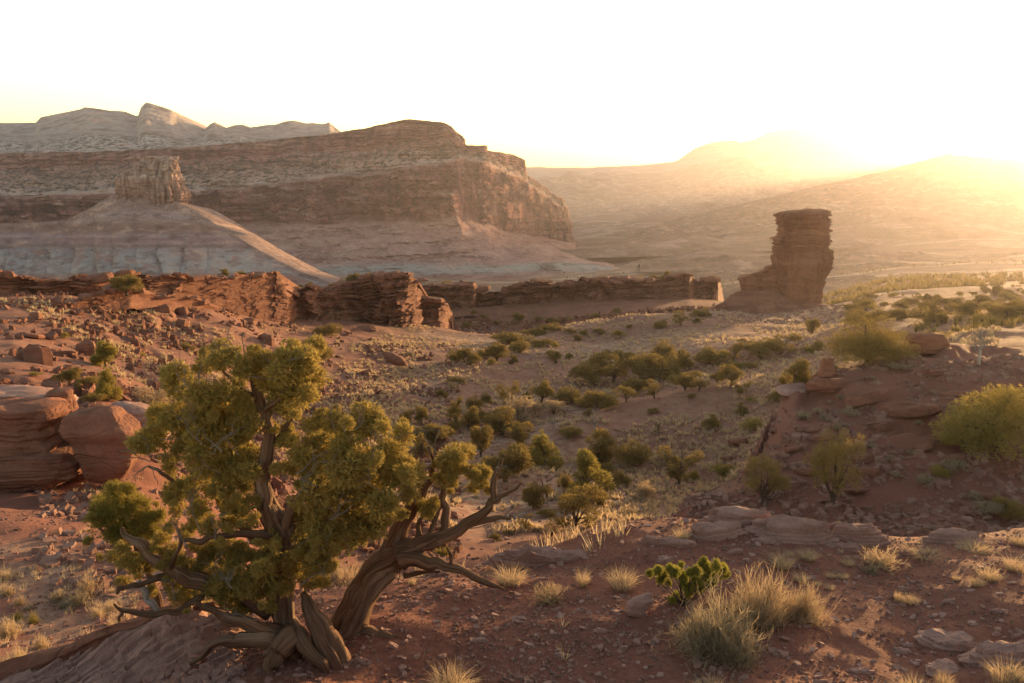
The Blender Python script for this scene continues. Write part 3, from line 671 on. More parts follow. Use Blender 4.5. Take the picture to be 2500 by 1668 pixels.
stack('bedded_shaft', TW([(254, 779, 832.6), (251.7, 779, 833.5), (246, 778, 832.5), (240.7, 778, 833), (237, 781.5, 832), (229.7, 782.5, 831.5), (226.5, 784, 832.5), (224, 783, 834)]), 226, 0.8, M['butte'], tower, seg=220, rows=90, expo=0.5, amp=0.05, beds=0.095, bedh=0.085, flute=(0.3, 0.05), seed=93, smooth=False, label='thin-bedded upper shaft')
stack('cap', TC([(226.5, 782, 834), (222, 780.5, 835.5), (219.5, 781, 836), (217.5, 778, 835), (215.5, 778, 835), (213.6, 782, 834.5), (212.6, 787, 834), (211.4, 794, 833), (210.4, 803, 831), (209.6, 812, 826)]), 226, 0.8, M['butte'], tower, seg=220, rows=70, expo=0.5, amp=0.09, beds=0.08, bedh=0.13, flute=(0.3, 0.06), seed=94, smooth=False, label='flared flat cap of ragged beds')
stack('shoulder', TW([(301, 736, 790), (294, 741, 790), (286, 741.5, 790), (282, 739, 790), (279, 737.8, 789), (276, 745, 789), (273, 755.5, 788), (270, 761, 787), (267.5, 766, 784), (265.6, 771, 781)]), 228, 0.35, M['butte'], tower, seg=110, rows=50, expo=0.6, amp=0.07, beds=0.09, bedh=0.10, flute=(0.25, 0.07), seed=95, smooth=False, label='low stepped shoulder leaning against the column')

def rock_thing(name, levels, d, depth, mat, label, cat, seed, expo=0.6, amp=0.07, beds=0.03, bedh=0.1, group=None, lean=0.0, seg=72, rows=48, flute=None):
    return stack(name, levels, d, depth, mat, None, seg=seg, rows=rows, expo=expo, amp=amp, beds=beds, bedh=bedh, seed=seed, lean=lean, label=label, cat=cat, group=group, flute=flute)
rock_thing('boulder', [(318, 711, 720), (313, 709, 724), (309, 712, 727), (305.5, 717, 728), (303, 722, 727)], 222, 0.7, M['rock'], 'dark leaning boulder at the foot of the rock tower mound', 'boulder', 96, amp=0.1)

# outcrop at the lower end of the slope
B = M['rock']
outc = empty('rock_outcrop', P(20, 500, 33), label='rounded massive outcrop with overhanging layers beside the big boulder', cat='outcrop')
stack('rock_layer', [(470, -70, 50), (455, -70, 52.5), (445, -70, 51), (435, -70, 49), (430, -70, 46.5), (425, -70, 50), (420, -70, 52), (413, -70, 52.5), (409.5, -70, 51)], 33.5, 0.5, B, outc, seg=110, rows=54, amp=0.05, beds=0.03, bedh=0.12, seed=101, expo=0.45)
stack('rock_layer', [(492, -70, 50), (484, -70, 61), (478, -70, 73), (470, -70, 75), (464, -70, 73), (459, -70, 66), (455, -70, 58)], 33.0, 0.5, B, outc, seg=110, rows=44, amp=0.055, beds=0.025, bedh=0.08, seed=102, expo=0.5)
stack('rock_layer', [(516, -70, 20), (505, -70, 26), (497, -70, 36), (490, -70, 47), (483, -70, 55), (477, -70, 52)], 33.2, 0.5, B, outc, seg=110, rows=44, amp=0.055, beds=0.035, bedh=0.12, seed=103, expo=0.5)
stack('rock_layer', [(492, 36, 92), (470, 38, 88), (450, 38, 82), (425, 40, 74), (419, 44, 68)], 34.9, 0.6, B, outc, seg=80, rows=44, amp=0.04, beds=0.02, bedh=0.16, seed=104)
stack('rock_layer', [(410, -70, 60), (407, -70, 56), (403, -70, 46), (399, -70, 36), (396, -60, 22)], 36.0, 0.6, M['slab'], outc, seg=90, rows=26, amp=0.04, beds=0.03, seed=105)
rock_thing('boulder', [(484, 86, 114), (479, 83, 121), (473, 80.5, 126), (466, 78.5, 130), (458, 76.5, 133), (449, 74, 134), (442, 71.5, 133.5), (435, 63, 132), (430, 59.5, 130), (425.5, 60, 124.5), (420, 61.5, 117.5), (414, 70, 114.5), (410.5, 88, 110.5), (408.5, 98, 106)], 33.0, 0.7, B, 'huge brown boulder with an undercut base beside the layered outcrop', 'boulder', 106, amp=0.04, beds=0.012, bedh=0.16, seg=150, rows=100, expo=0.45)
rock_thing('boulder', [(412, 39, 73), (406, 40.5, 70.5), (400, 42.5, 69), (394, 44.5, 68), (391, 48, 66.5)], 36.5, 0.8, B, 'squared dark block perched on top of the layered outcrop', 'boulder', 107, amp=0.05, beds=0.03)
rock_thing('boulder', [(430, 114, 151), (424, 110, 152), (418, 106, 150.5), (412, 104, 147), (408, 106, 139), (405.5, 110, 129), (404, 114, 121)], 36.2, 0.8, M['slab'], 'smooth pale rounded slab lying behind the huge brown boulder', 'boulder', 108, amp=0.05, beds=0.03)
rock_thing('boulder', [(446, 126, 155), (438, 128, 166), (433, 128, 163), (428, 128, 153), (425.5, 131, 147)], 35.6, 0.8, M['slab'], 'flat slab poking out beneath the smooth rounded slab', 'boulder', 109, amp=0.06, beds=0.03)
rock_thing('boulder', [(337, 225, 256), (330, 228, 255), (324, 228, 254), (320.5, 233, 253.5), (319, 245, 252)], 139, 0.7, B, 'isolated dark block on the slope under the promontory', 'boulder', 110, amp=0.06, beds=0.05)
rock_thing('boulder', [(341, 339, 370), (337, 336, 374), (333, 336, 376.5), (329.5, 345, 376), (327.5, 357, 372)], 172, 0.8, B, 'long flat-topped boulder fallen at the base of the promontory', 'boulder', 111, amp=0.06, beds=0.04)
rock_thing('boulder', [(366, 396, 407), (362, 388, 406), (358, 384, 402), (354.5, 384, 395), (353, 386, 391)], 122, 0.8, B, 'dark tilted boulder lying alone on the grassy slope under the promontory', 'boulder', 112, amp=0.1)
rock_thing('boulder', [(352, 905, 953), (347, 909, 951), (342, 911, 949.5), (338, 912, 948), (335, 918, 944.5), (334, 924, 936)], 51.5, 0.6, M['butte'], 'squat red rock block on the crest beside the broad juniper', 'boulder', 113, amp=0.06, beds=0.05, bedh=0.2)
rock_thing('boulder', [(376, 820, 838), (370, 821.5, 835), (364, 822.5, 834), (359, 824, 834)], 48, 0.8, M['butte'], 'small upright red rock under the branches of the broad juniper', 'boulder', 114, amp=0.08)
rock_thing('rock_slab', [(394, 779, 807), (391, 781, 808), (388, 788, 808), (385.5, 798, 807), (384.5, 802, 806)], 48.5, 1.2, M['slab'], 'thin slab jutting over the valley from the crest of the shaded slope', 'rock slab', 115, amp=0.06, beds=0.05, bedh=0.25)
rock_thing('boulder', [(616, 627, 645), (611, 626, 648), (606, 628, 650), (601, 634, 653), (597, 643, 653), (595, 647, 652)], 9.1, 0.7, M['slab'], 'angular red stone beside the yellow-green bush', 'boulder', 116, amp=0.09, beds=0.02, seg=48, rows=26)
def slab_thing(px, py, wpx, seed, label, rot=(0, 0, 0), zs=1.0, asp=1.0, mat=None, name='rock_slab', lift=0.25, dmin=5.0, group=None, var=None, cat='rock slab'):
    g = ground_at(px, py, dmin)
    d = g[1]; w = wpx * d / FPX * 1.05
    r = np.random.default_rng(seed)
    me = (FLAT if mat is None else mat)[r.integers(0, 10) if var is None else var]
    return put(name, me, None, g + np.array([0, 0, lift * 0.3 * w * zs]), rot, (w, w * asp, w * zs), label=label, cat=cat, group=group)
def layered(seed, n=30, layers=4, thick=0.2, asp=0.6, rough=0.1):
    """worn slab of thin beds, unit width, every bed with its own ragged outline"""
    r = np.random.default_rng(seed)
    a = np.linspace(0, 2 * math.pi, n, endpoint=False)
    base = 0.5 * (1 + 0.16 * np.sin(a * 2 + r.uniform(0, 6)) + 0.10 * np.sin(a * 3 + r.uniform(0, 6))) * (0.86 + 0.14 / np.maximum(np.abs(np.cos(a)) ** 3 + np.abs(np.sin(a)) ** 3, 0.7))
    base = base * (1 + rough * vnoise(np.cos(a) * 3, np.sin(a) * 3, seed, 3))
    R = []; zs = np.cumsum(np.r_[0, r.uniform(0.5, 1.5, layers)]); zs = zs / zs[-1] * thick
    for k in range(layers):
        o = 1 - 0.10 * k + 0.07 * r.uniform(-1, 1) + 0.07 * vnoise(np.cos(a) * 4, np.sin(a) * 4, k * 3.7 + seed, 5) + 0.05 * r.uniform(-1, 1, n)
        sx, sy = r.uniform(-.03, .03, 2)
        for z in (zs[k] + 0.006, zs[k + 1] - 0.006):
            R.append(np.stack([np.cos(a) * base * o + sx, (np.sin(a) * base * o + sy) * asp, np.full(n, z) + 0.015 * vnoise(np.cos(a) * 2, np.sin(a) * 2, z * 9, seed)], -1))
    top = R[-1]
    for f in (0.93, 0.7, 0.4, 0.12):
        q = top * np.array([f, f, 1.0]); q[:, 2] = thick + 0.02 + 0.03 * (1 - f) + 0.035 * fbm(q[:, 0] * 7, q[:, 1] * 9, 0, 4, seed + 2)
        R.append(q)
    V = np.concatenate(R + [R[-1].mean(0)[None]])
    m = len(R); j = np.arange(n)
    F = [grid_faces(m, n, True), np.stack([(m - 1) * n + j, (m - 1) * n + (j + 1) % n, np.full(n, m * n)], -1)]
    return V, F
LAY = []
for i in range(8):
    V, F = layered(300 + i, thick=[.10, .16, .22, .12, .3, .18, .14, .25][i], layers=[2, 3, 4, 3, 5, 3, 2, 4][i])
    LAY.append((V, F))
def lay_slab(xl, xr, yt, yb, seed, label, tilt=None, thick=None, mat=None, name='rock_slab', cat='rock slab'):
    g = ground_at((xl + xr) / 2, yb - (yb - yt) * 0.3); d = g[1]
    w = (xr - xl) * d / FPX * 1.06
    r = np.random.default_rng(seed)
    ang = math.atan2(-g[2], d)
    th = thick if thick else r.uniform(.10, .2)
    asp = max(0.25, min(1.4, ((yb - yt) * d / FPX / w - th * 0.8) / math.sin(ang)))
    V, F = layered(seed, n=44, layers=r.integers(3, 6), thick=th, asp=asp)
    t = tilt if tilt else (r.uniform(-.06, .06), r.uniform(-.06, .06))
    me = mesh(name, V * np.array([w, w, w]), F, mat or M['slab'], smooth=False)
    return put(name, me, None, g - np.array([0, 0, 0.04 * w]), (t[0], t[1], r.uniform(-.25, .25)), label=label, cat=cat)
for xl, xr, yt, yb, sd_, lab in (
    (698, 778, 513, 528, 121, 'topmost pale slab on the lip of the near knoll'),
    (684, 748, 527.5, 540, 122, 'narrow slab tucked under the topmost slab of the lip'),
    (738, 838, 520.5, 543, 123, 'broad humped pale slab on the knoll lip beside the topmost slab'),
    (808, 895, 528.5, 544, 124, 'low pale slab continuing the lip toward the dry grass'),
    (924, 984, 533, 546, 125, 'isolated sunlit slab on the lip beyond the large dry tufts'),
    (640, 700, 535.5, 548, 126, 'thin flat slab on the lip under the thin grass clump'),
    (486, 605, 550, 567, 127, 'long thin pale slab on the lip beyond the leaning trunk'),
    (418, 460, 568, 581, 128, 'red slab showing through the arch of the leaning trunk'),
    (922, 978, 622.5, 652, 129, 'large purple-red slab lying flat on the gravel'),
    (962, 1075, 633, 671, 130, 'thick slab with a sunlit rippled top at the gravel edge'),
    (944, 990, 641.5, 653, 131, 'thin plate wedged behind the thick sunlit slab'),
    (928, 963, 654.5, 676, 132, 'tilted plate standing below the large purple-red slab'),
):
    lay_slab(xl, xr, yt, yb, sd_, lab)

# the tilted bedrock slab under the twisted juniper
spx = np.linspace(-90, 262, 420)
EDGE = [(-90, 700), (0, 678), (30, 668), (60, 657), (90, 643), (120, 630), (150, 621), (180, 613), (215, 605), (262, 600)]
SL = [(lambda q: line(EDGE, q) + 16 - 0.045 * q, 8.9, 0.0), (EDGE, [(-90, 8.6), (262, 9.0)], 0.25), (lambda q: line(EDGE, q) + 20, [(-90, 8.2), (262, 8.5)], 0.5), (lambda q: np.full_like(q, 690.0) + 0 * q, [(-90, 6.9), (262, 6.95)], 1.0)]
bd = np.linspace(0, 1, 130)
Q, Tn = np.meshgrid(spx, bd)
Va = P(spx, line(EDGE, spx), 8.75 + 0 * spx)
Vb = P(spx, 712 + 0 * spx, 6.9 + 0 * spx)
Vt = Va[None] * (1 - Tn[..., None]) + Vb[None] * Tn[..., None]
hug = sstep(190, 262, Q)[..., None] * 0.9                       # runs into the gravel of the knoll
gz_ = ground_xy(Vt[..., 0], Vt[..., 1])
Vt[..., 2:] = Vt[..., 2:] * (1 - hug) + gz_[..., None] * hug
Vt[..., 2] -= 0.10
rx = Vt[..., 0] * 0.8 + Vt[..., 1] * 0.6; ry = -Vt[..., 0] * 0.6 + Vt[..., 1] * 0.8
wv_ = 0.9 * fbm(rx / 0.9, ry / 0.6, 0, 4, 5)
st_ = ry / 0.13 + wv_
beds_ = 0.7 * vnoise(np.floor(st_), np.floor(rx / 0.7 + 2 * vnoise(np.floor(st_), 0, 0, 9)), 0, 141) + 0.5 * vnoise(np.floor(st_ * 2.3), np.floor(rx / 0.35), 1, 144)
fade_ = (1 - sstep(225, 262, Q)) * (1 - sstep(0.9, 1.0, Tn))
Vt[..., 2] += fade_ * (0.08 + 0.06 * beds_ + 0.06 * fbm(rx / 0.45, ry / 0.16, 0, 5, 142)) - (1 - fade_) * 0.06
# broken outer edge and its shaded riser
Vt[0] += 0
E0 = Vt[0].copy(); E0[:, 1] += 0.12 + 0.08 * fbm(spx / 9, 0, 0, 3, 143); E0[:, 2] -= 0.05
E1 = E0.copy(); E1[:, 2] -= 0.75; E1[:, 1] += 0.15 - 0.25 * 0
Vt = np.concatenate([E1[None], (0.5 * E0 + 0.5 * E1)[None], E0[None], Vt])
bslab = obj('bedrock_slab', Vt.reshape(-1, 3), grid_faces(Vt.shape[0], Vt.shape[1]), M['slab'], label='sloping sheet of layered bedrock under the twisted juniper', cat='bedrock slab')
# ------------------------------------------------------------------ plants: builders
M['jun'] = mat_leaf('juniper_foliage', (0.058, 0.06, 0.028), (0.17, 0.153, 0.07), (0.345, 0.255, 0.08), 0.42, True)
M['pin'] = mat_leaf('pinyon_foliage', (0.065, 0.078, 0.032), (0.15, 0.145, 0.058), (0.28, 0.22, 0.06), 0.4, True)
M['mid'] = mat_leaf('valley_tree_foliage', (0.075, 0.068, 0.036), (0.14, 0.115, 0.058), (0.24, 0.17, 0.06), 0.35)
M['yel'] = mat_leaf('yellow_green_foliage', (0.105, 0.095, 0.036), (0.16, 0.138, 0.05), (0.28, 0.21, 0.06), 0.4)
M['sage'] = mat_leaf('grey_sage_foliage', (0.15, 0.13, 0.10), (0.22, 0.19, 0.14), (0.32, 0.25, 0.16), 0.4)
M['straw'] = mat_leaf('dry_grass', (0.31, 0.225, 0.155), (0.43, 0.33, 0.23), (0.50, 0.365, 0.225), 0.42)
M['brush'] = mat_leaf('dry_brush', (0.20, 0.155, 0.11), (0.29, 0.225, 0.16), (0.38, 0.275, 0.17), 0.42)
M['bright'] = mat_leaf('bright_shrub_leaf', (0.085, 0.098, 0.03), (0.15, 0.15, 0.045), (0.30, 0.27, 0.06), 0.42)
M['bark'] = mat_bark('juniper_bark', (0.075, 0.040, 0.025), (0.20, 0.112, 0.07), (0.27, 0.18, 0.125))
M['dead'] = mat_bark('bleached_wood', (0.20, 0.16, 0.135), (0.38, 0.32, 0.28), (0.44, 0.39, 0.36))
M['trunk'] = mat_bark('dark_bark', (0.06, 0.042, 0.032), (0.13, 0.09, 0.068), (0.17, 0.13, 0.10))

def unit(v): return v / np.maximum(np.linalg.norm(v, axis=-1, keepdims=True), 1e-9)

def leaves(c, dirs, L, w, r, bend=0.0):
    """triangular leaf sprays: foot points c, directions dirs, lengths L, widths w"""
    n = len(c)
    side = unit(np.cross(dirs, r.normal(size=(n, 3))))
    a = c - side * w[:, None] * 0.5; b = c + side * w[:, None] * 0.5
    t = c + dirs * L[:, None]
    V = np.stack([a, b, t], 1).reshape(-1, 3)
    return V, np.arange(3 * n).reshape(-1, 3)

def clump_mesh(name, seed, mat, n=340, spikes=4, L=0.32, w=0.075, squash=0.9, up=0.35, shell=0.45):
    """a rounded pad of scale-leaved sprays, unit radius"""
    r = np.random.default_rng(seed)
    d = unit(r.normal(size=(n, 3)))
    # lumpy pad: a few sub-lobes
    lob = unit(r.normal(size=(7, 3))) * r.uniform(0.25, 0.6, (7, 1)); lob[:, 2] = np.abs(lob[:, 2]) * 0.9 - 0.1
    k = r.integers(0, 7, n)
    rad = (shell + (1 - shell) * r.random(n) ** 0.4) * 0.55
    c = lob[k] + d * rad[:, None]
    c[:, 2] *= squash
    out = unit(d + 0.7 * unit(c) + np.array([0, 0, up]))
    V = []; F = []; off = 0
    for s in range(spikes):
        dd = unit(out + 0.55 * r.normal(size=(n, 3)))
        v, f = leaves(c + 0.02 * r.normal(size=(n, 3)), dd, L * r.uniform(0.5, 1.25, n), w * r.uniform(0.7, 1.4, n), r)
        V.append(v); F.append(f + off); off += len(v)
    return mesh(name, np.concatenate(V), np.concatenate(F), mat, smooth=False)

def tube(pts, rad, seg=10, flute=0.0, seed=0, step=None, twist=1.5, cap=True):
    pts = np.asarray(pts, float); rad = np.asarray(rad, float)
    m = len(pts)
    P0 = np.concatenate([[2 * pts[0] - pts[1]], pts, [2 * pts[-1] - pts[-2]]])
    out = []; ro = []
    for i in range(m - 1):
        p0, p1, p2, p3 = P0[i:i + 4]
        ln = np.linalg.norm(p2 - p1)
        k = max(2, int(ln / (step or max(0.02, 0.6 * min(rad[i], rad[i + 1]) + 0.01))))
        k = min(k, 40)
        t = np.linspace(0, 1, k, endpoint=False)[:, None]
        out.append(0.5 * ((2 * p1) + (-p0 + p2) * t + (2 * p0 - 5 * p1 + 4 * p2 - p3) * t ** 2 + (-p0 + 3 * p1 - 3 * p2 + p3) * t ** 3))
        ro.append(rad[i] * (1 - t[:, 0]) + rad[i + 1] * t[:, 0])
    C = np.concatenate(out + [pts[-1:]]); R = np.concatenate(ro + [rad[-1:]])
    T = unit(np.gradient(C, axis=0))
    up = np.array([0.3, 0.9, 0.2]); n0 = unit(np.cross(T[0], up)); N = [n0]
    for i in range(1, len(C)):
        v = N[-1] - T[i] * np.dot(N[-1], T[i]); N.append(v / max(np.linalg.norm(v), 1e-6))
    N = np.array(N); Bn = np.cross(T, N)
    th = np.linspace(0, 2 * math.pi, seg, endpoint=False)
    ll = np.concatenate([[0], np.cumsum(np.linalg.norm(np.diff(C, axis=0), axis=1))])
    rr = np.repeat(R[:, None], seg, 1)
    if flute:
        q = th[None, :] + twist * ll[:, None] / max(ll[-1], 1e-3)
        rr = rr * (1 + flute * (vnoise(np.cos(q) * 1.8, np.sin(q) * 1.8, ll[:, None] * 0.8 / max(R.max() * 6, .05), seed) + 0.7 * vnoise(np.cos(q) * 4, np.sin(q) * 4, ll[:, None] / max(R.max() * 5, .05), seed + 1)))
        rr = rr * (1 + 0.12 * vnoise(ll[:, None] / (R.max() * 3 + .01), 0, 0, seed + 2))
    V = C[:, None] + rr[..., None] * (np.cos(th)[None, :, None] * N[:, None] + np.sin(th)[None, :, None] * Bn[:, None])
    uv = np.stack(np.broadcast_arrays(np.where(np.arange(seg) * 2 > seg, 2 - 2 * np.arange(seg) / seg, 2 * np.arange(seg) / seg)[None, :] * 0.5, ll[:, None] + seed * 1.37), -1)
    V = V.reshape(-1, 3); uv = uv.reshape(-1, 2)
    F = [grid_faces(len(C), seg, True)]
    if cap:
        k = len(V); j = np.arange(seg); e = (len(C) - 1) * seg
        V = np.concatenate([V, C[:1], C[-1:] + T[-1:] * R[-1] * 0.5]); uv = np.concatenate([uv, uv[:1], uv[-1:]])
        F.append(np.concatenate([np.stack([(j + 1) % seg, j, np.full(seg, k)], -1), np.stack([e + j, e + (j + 1) % seg, np.full(seg, k + 1)], -1)]))
    return V, F, uv
def join(parts):
    V = []; U = []; F = {3: [], 4: []}; o = 0
    for v, fs, u in parts:
        V.append(v); U.append(u)
        for f in (fs if isinstance(fs, list) else [fs]): F[f.shape[1]].append(f + o)
        o += len(v)
    return np.concatenate(V), [np.concatenate(F[k]) for k in (4, 3) if F[k]], np.concatenate(U)
def px_tube(pts, d0, seg=12, flute=0.18, seed=0):
    """pts: (image x, image y, offset in distance, thickness in image pixels)"""
    rj = np.random.default_rng(seed * 7 + 1); q = []
    for i in range(len(pts)):
        q.append(pts[i])
        if i < len(pts) - 1:
            m_ = [(pts[i][k] + pts[i + 1][k]) / 2 for k in range(4)]; j = min(1.6, 0.16 * m_[3] + 0.5)
            q.append((m_[0] + rj.normal(0, j), m_[1] + rj.normal(0, j), m_[2] + rj.normal(0, .012), m_[3] * (rj.uniform(.82, 1.12) if m_[3] < 12 else rj.uniform(.95, 1.05))))
    pts = q
    p = np.array([P0_(x, y, d0 + o) for x, y, o, w in pts])
    r = np.array([0.5 * w * (d0 + o) / FPX * 1.06 for x, y, o, w in pts])
    return tube(p, r, seg, flute, seed)
def P0_(x, y, d):
    """like P, for a true forward distance"""
    u = (x - CX) / FPX; v = (CY - y) / FPX; k = d / (CP + v * SP)
    return np.array([u * k, d, (-SP + v * CP) * k])
def twigs(start, direction, length, r, depth=3, rad=0.006, spread=0.6, seg=4):
    """bare branching twig"""
    out = []
    def go(p, d, L, w, lev):
        k = 4; pts = [p]; q = p.copy(); dd = d
        for i in range(k):
            dd = unit(dd + 0.25 * r.normal(size=3) + np.array([0, 0, 0.05])); q = q + dd * L / k; pts.append(q)
        out.append(tube(pts, np.linspace(w, w * 0.45, len(pts)), seg, 0, 0, step=L / k, cap=False))
        if lev > 0:
            for c in range(r.integers(2, 4)):
                i = r.integers(1, len(pts)); go(pts[i], unit(dd + spread * r.normal(size=3)), L * r.uniform(0.45, 0.75), w * 0.6, lev - 1)
    go(np.asarray(start, float), unit(np.asarray(direction, float)), length, rad, depth)
    return out

# ------------------------------------------------------------------ trees of the valley: crowns and trunks in unit size (1 high, 1 wide)
def crown_mesh(name, seed, kind, mat, n=2600, L=0.075, w=0.024, blobs=16):
    r = np.random.default_rng(seed)
    C = []; R = []
    for i in range(blobs):
        t = r.random()
        if kind == 'round':
            v = unit(r.normal(size=3)) * r.random() ** 0.4; c = np.array([v[0] * 0.40, v[1] * 0.40, 0.44 + v[2] * 0.40]); q = r.uniform(0.12, 0.21)
        elif kind == 'cone':
            z = 0.12 + 0.80 * t; a = r.uniform(0, 6.28); k = (1 - t) ** 0.6 * 0.42 * r.uniform(0.5, 1.0)
            c = np.array([math.cos(a) * k, math.sin(a) * k, z]); q = 0.18 * (1 - 0.5 * t) * r.uniform(0.8, 1.2)
        elif kind == 'wide':
            a = r.uniform(0, 6.28); k = 0.40 * r.random() ** 0.5
            c = np.array([math.cos(a) * k, math.sin(a) * k, 0.30 + 0.55 * (1 - 0.7 * (k / 0.42) ** 2) * r.uniform(0.1, 1.1)]); q = r.uniform(0.11, 0.19)
        elif kind == 'bush':
            a = r.uniform(0, 6.28); k = 0.36 * r.random() ** 0.5
            c = np.array([math.cos(a) * k, math.sin(a) * k, 0.18 + 0.55 * (1 - (k / 0.4) ** 2) * r.random()]); q = r.uniform(0.13, 0.22)
        else:  # open: clumps standing on bare limbs
            a = r.uniform(0, 6.28); k = 0.42 * r.random() ** 0.6
            c = np.array([math.cos(a) * k, math.sin(a) * k, r.uniform(0.3, 0.9)]); q = r.uniform(0.08, 0.15)
        C.append(c); R.append(q)
    C = np.array(C); R = np.array(R) * r.uniform(0.55, 1.2, blobs)
    C[:, :2] += 0.05 * r.normal(size=(blobs, 2))
    p = R ** 2 / (R ** 2).sum(); k = r.choice(blobs, n, p=p)
    d = unit(r.normal(size=(n, 3))); d[:, 2] += 0.15
    c = C[k] + d * (R[k] * (0.35 + 0.7 * r.random(n) ** 0.5))[:, None]
    c[:, 2] = np.maximum(c[:, 2], 0.02)
    dirs = unit(d + 0.6 * r.normal(size=(n, 3)) + np.array([0, 0, 0.5]))
    V, F = leaves(c, dirs, L * r.uniform(0.5, 1.4, n), w * r.uniform(0.7, 1.5, n), r)
    return mesh(name, V, F, mat, smooth=False), C, R
def trunk_mesh(name, seed, C, mat):
    r = np.random.default_rng(seed)
    parts = [tube([(0, 0, -0.08), (0.02, 0.01, 0.12), (r.uniform(-.05, .05), r.uniform(-.05, .05), 0.35), (r.uniform(-.08, .08), r.uniform(-.06, .06), 0.7)], [0.05, 0.04, 0.03, 0.01], 7, 0.2, seed, step=0.08)]
    for c in C[:9]:
        s = np.array([0.01, 0, r.uniform(0.05, 0.35)]); mdl = (s + c) / 2 + 0.05 * r.normal(size=3)
        parts.append(tube([s, mdl, c], [0.02, 0.014, 0.005], 5, 0, seed, step=0.1))
    V, F, U = join(parts)
    return mesh(name, V, F, mat, True, U)
KIND = {}; NV = {}
def variants(key, kind, mat, m, n=2600, L=0.075, w=0.024, blobs=16, seed=0):
    KIND[key] = []; NV[key] = 0
    for i in range(m):
        cm, C, R = crown_mesh('crown', seed + i * 7, kind, mat, n, L, w, blobs)
        KIND[key].append((cm, trunk_mesh('trunk', seed + i * 7 + 3, C, M['trunk'])))
variants('round', 'round', M['mid'], 4, 4200, seed=1000)
variants('cone', 'cone', M['mid'], 3, 2600, seed=1100)
variants('wide', 'wide', M['mid'], 3, 4200, seed=1200, blobs=18)
variants('bush', 'bush', M['mid'], 4, 3400, seed=1300)
variants('open', 'open', M['mid'], 3, 2000, seed=1400, blobs=15)
variants('pinyon', 'cone', M['pin'], 3, 4200, seed=1500)
variants('yellow', 'bush', M['yel'], 3, 2200, seed=1600)
variants('brown', 'round', M['brush'], 2, 1900, seed=1700)
variants('sagebush', 'bush', M['sage'], 3, 1500, L=0.10, w=0.02, seed=1800)
TREES = []
def tree(px, py, wpx, hpx, kind, label, group=None, dmin=5.0, seed=None, name=None, cat=None, g=None):
    if g is None: g = ground_at(px, py, dmin)
    d = g[1] * CP - g[2] * SP
    r = np.random.default_rng(int(px * 131 + py * 17))
    w, h = wpx * d / FPX * 1.32, hpx * d / FPX * 1.18
    kk = kind
    if kind == 'round': kk = ['round', 'wide', 'round', 'open', 'bush'][r.integers(0, 5)]
    w, h = w * r.uniform(.82, 1.2), h * r.uniform(.88, 1.12)
    v = KIND[kk][NV[kk] % len(KIND[kk])]; NV[kk] += 1
    nm = name or {'pinyon': 'pinyon_pine', 'yellow': 'rabbitbrush', 'brown': 'bare_shrub', 'sagebush': 'sagebrush', 'bush': 'shrub'}.get(kind, 'juniper_tree')
    ct = cat or ('shrub' if nm in ('rabbitbrush', 'bare_shrub', 'sagebrush', 'shrub') else 'tree')
    root = empty(nm, g - np.array([0, 0, 0.02 * h]), label=label, cat=ct, group=group)
    rz = r.uniform(0, 6.28); f = r.uniform(0.9, 1.1)
    put('crown', v[0], root, (0, 0, 0), (r.uniform(-.06, .06), r.uniform(-.06, .06), rz), (w, w * f, h))
    put('trunk', v[1], root, (0, 0, 0), (0, 0, rz), (w * 0.9, w * 0.9, h))
    return root
def snag(px, py, wpx, hpx, seed, label, group='bare dead trees of the valley', dmin=5.0, cat='dead tree'):
    g = ground_at(px, py, dmin); d = g[1]; h = hpx * d / FPX
    r = np.random.default_rng(seed)
    parts = [tube([(0, 0, -0.1 * h), (0, 0, .3 * h), (r.uniform(-.15, .15) * h, 0, .6 * h), (r.uniform(-.25, .25) * h, 0, h)], [.05 * h, .04 * h, .028 * h, .01 * h], 6, .15, seed)]
    for i in range(8):
        z = r.uniform(.15, .8) * h; dv = np.array([r.uniform(-1, 1), r.uniform(-.6, .6), r.uniform(.2, .9)])
        parts += twigs((0, 0, z), dv, r.uniform(.3, .55) * h * wpx / hpx * 1.2, r, 2, .02 * h)
    V, F, U = join(parts)
    return obj('dead_tree', V + 0, F, M['dead' if seed % 2 else 'trunk'], None, True, U, label=label, cat=cat, group=group), g

# ------------------------------------------------------------------ grass and brush
def tuft_mesh(name, seed, mat, n=260, spread=0.55, wid=0.012, curve=0.35, hvar=(0.5, 1.0), base=0.18):
    """clump of fine blades, unit height, about unit width"""
    r = np.random.default_rng(seed)
    a = r.uniform(0, 6.28, n); b = base * r.random(n) ** 0.5
    foot = np.stack([np.cos(a) * b, np.sin(a) * b, np.full(n, -0.03)], -1)
    lean = spread * r.random(n) ** 0.8; a2 = a + r.normal(0, 0.5, n)
    d = np.stack([np.cos(a2) * lean, np.sin(a2) * lean, np.ones(n)], -1); d = unit(d)
    L = r.uniform(*hvar, n)
    mid = foot + d * (L * 0.55)[:, None]
    tip = foot + unit(d + np.stack([np.cos(a2), np.sin(a2), -0.3 * np.ones(n)], -1) * curve * r.random(n)[:, None]) * L[:, None]
    s = unit(np.cross(d, r.normal(size=(n, 3)))) * (wid * 0.5 * r.uniform(.6, 1.3, n))[:, None]
    V = np.stack([foot - s, foot + s, mid + s * .8, mid - s * .8, tip], 1).reshape(-1, 3)
    i = np.arange(n)[:, None] * 5
    return V, [i + np.array([0, 1, 2, 3]), i + np.array([3, 2, 4])]
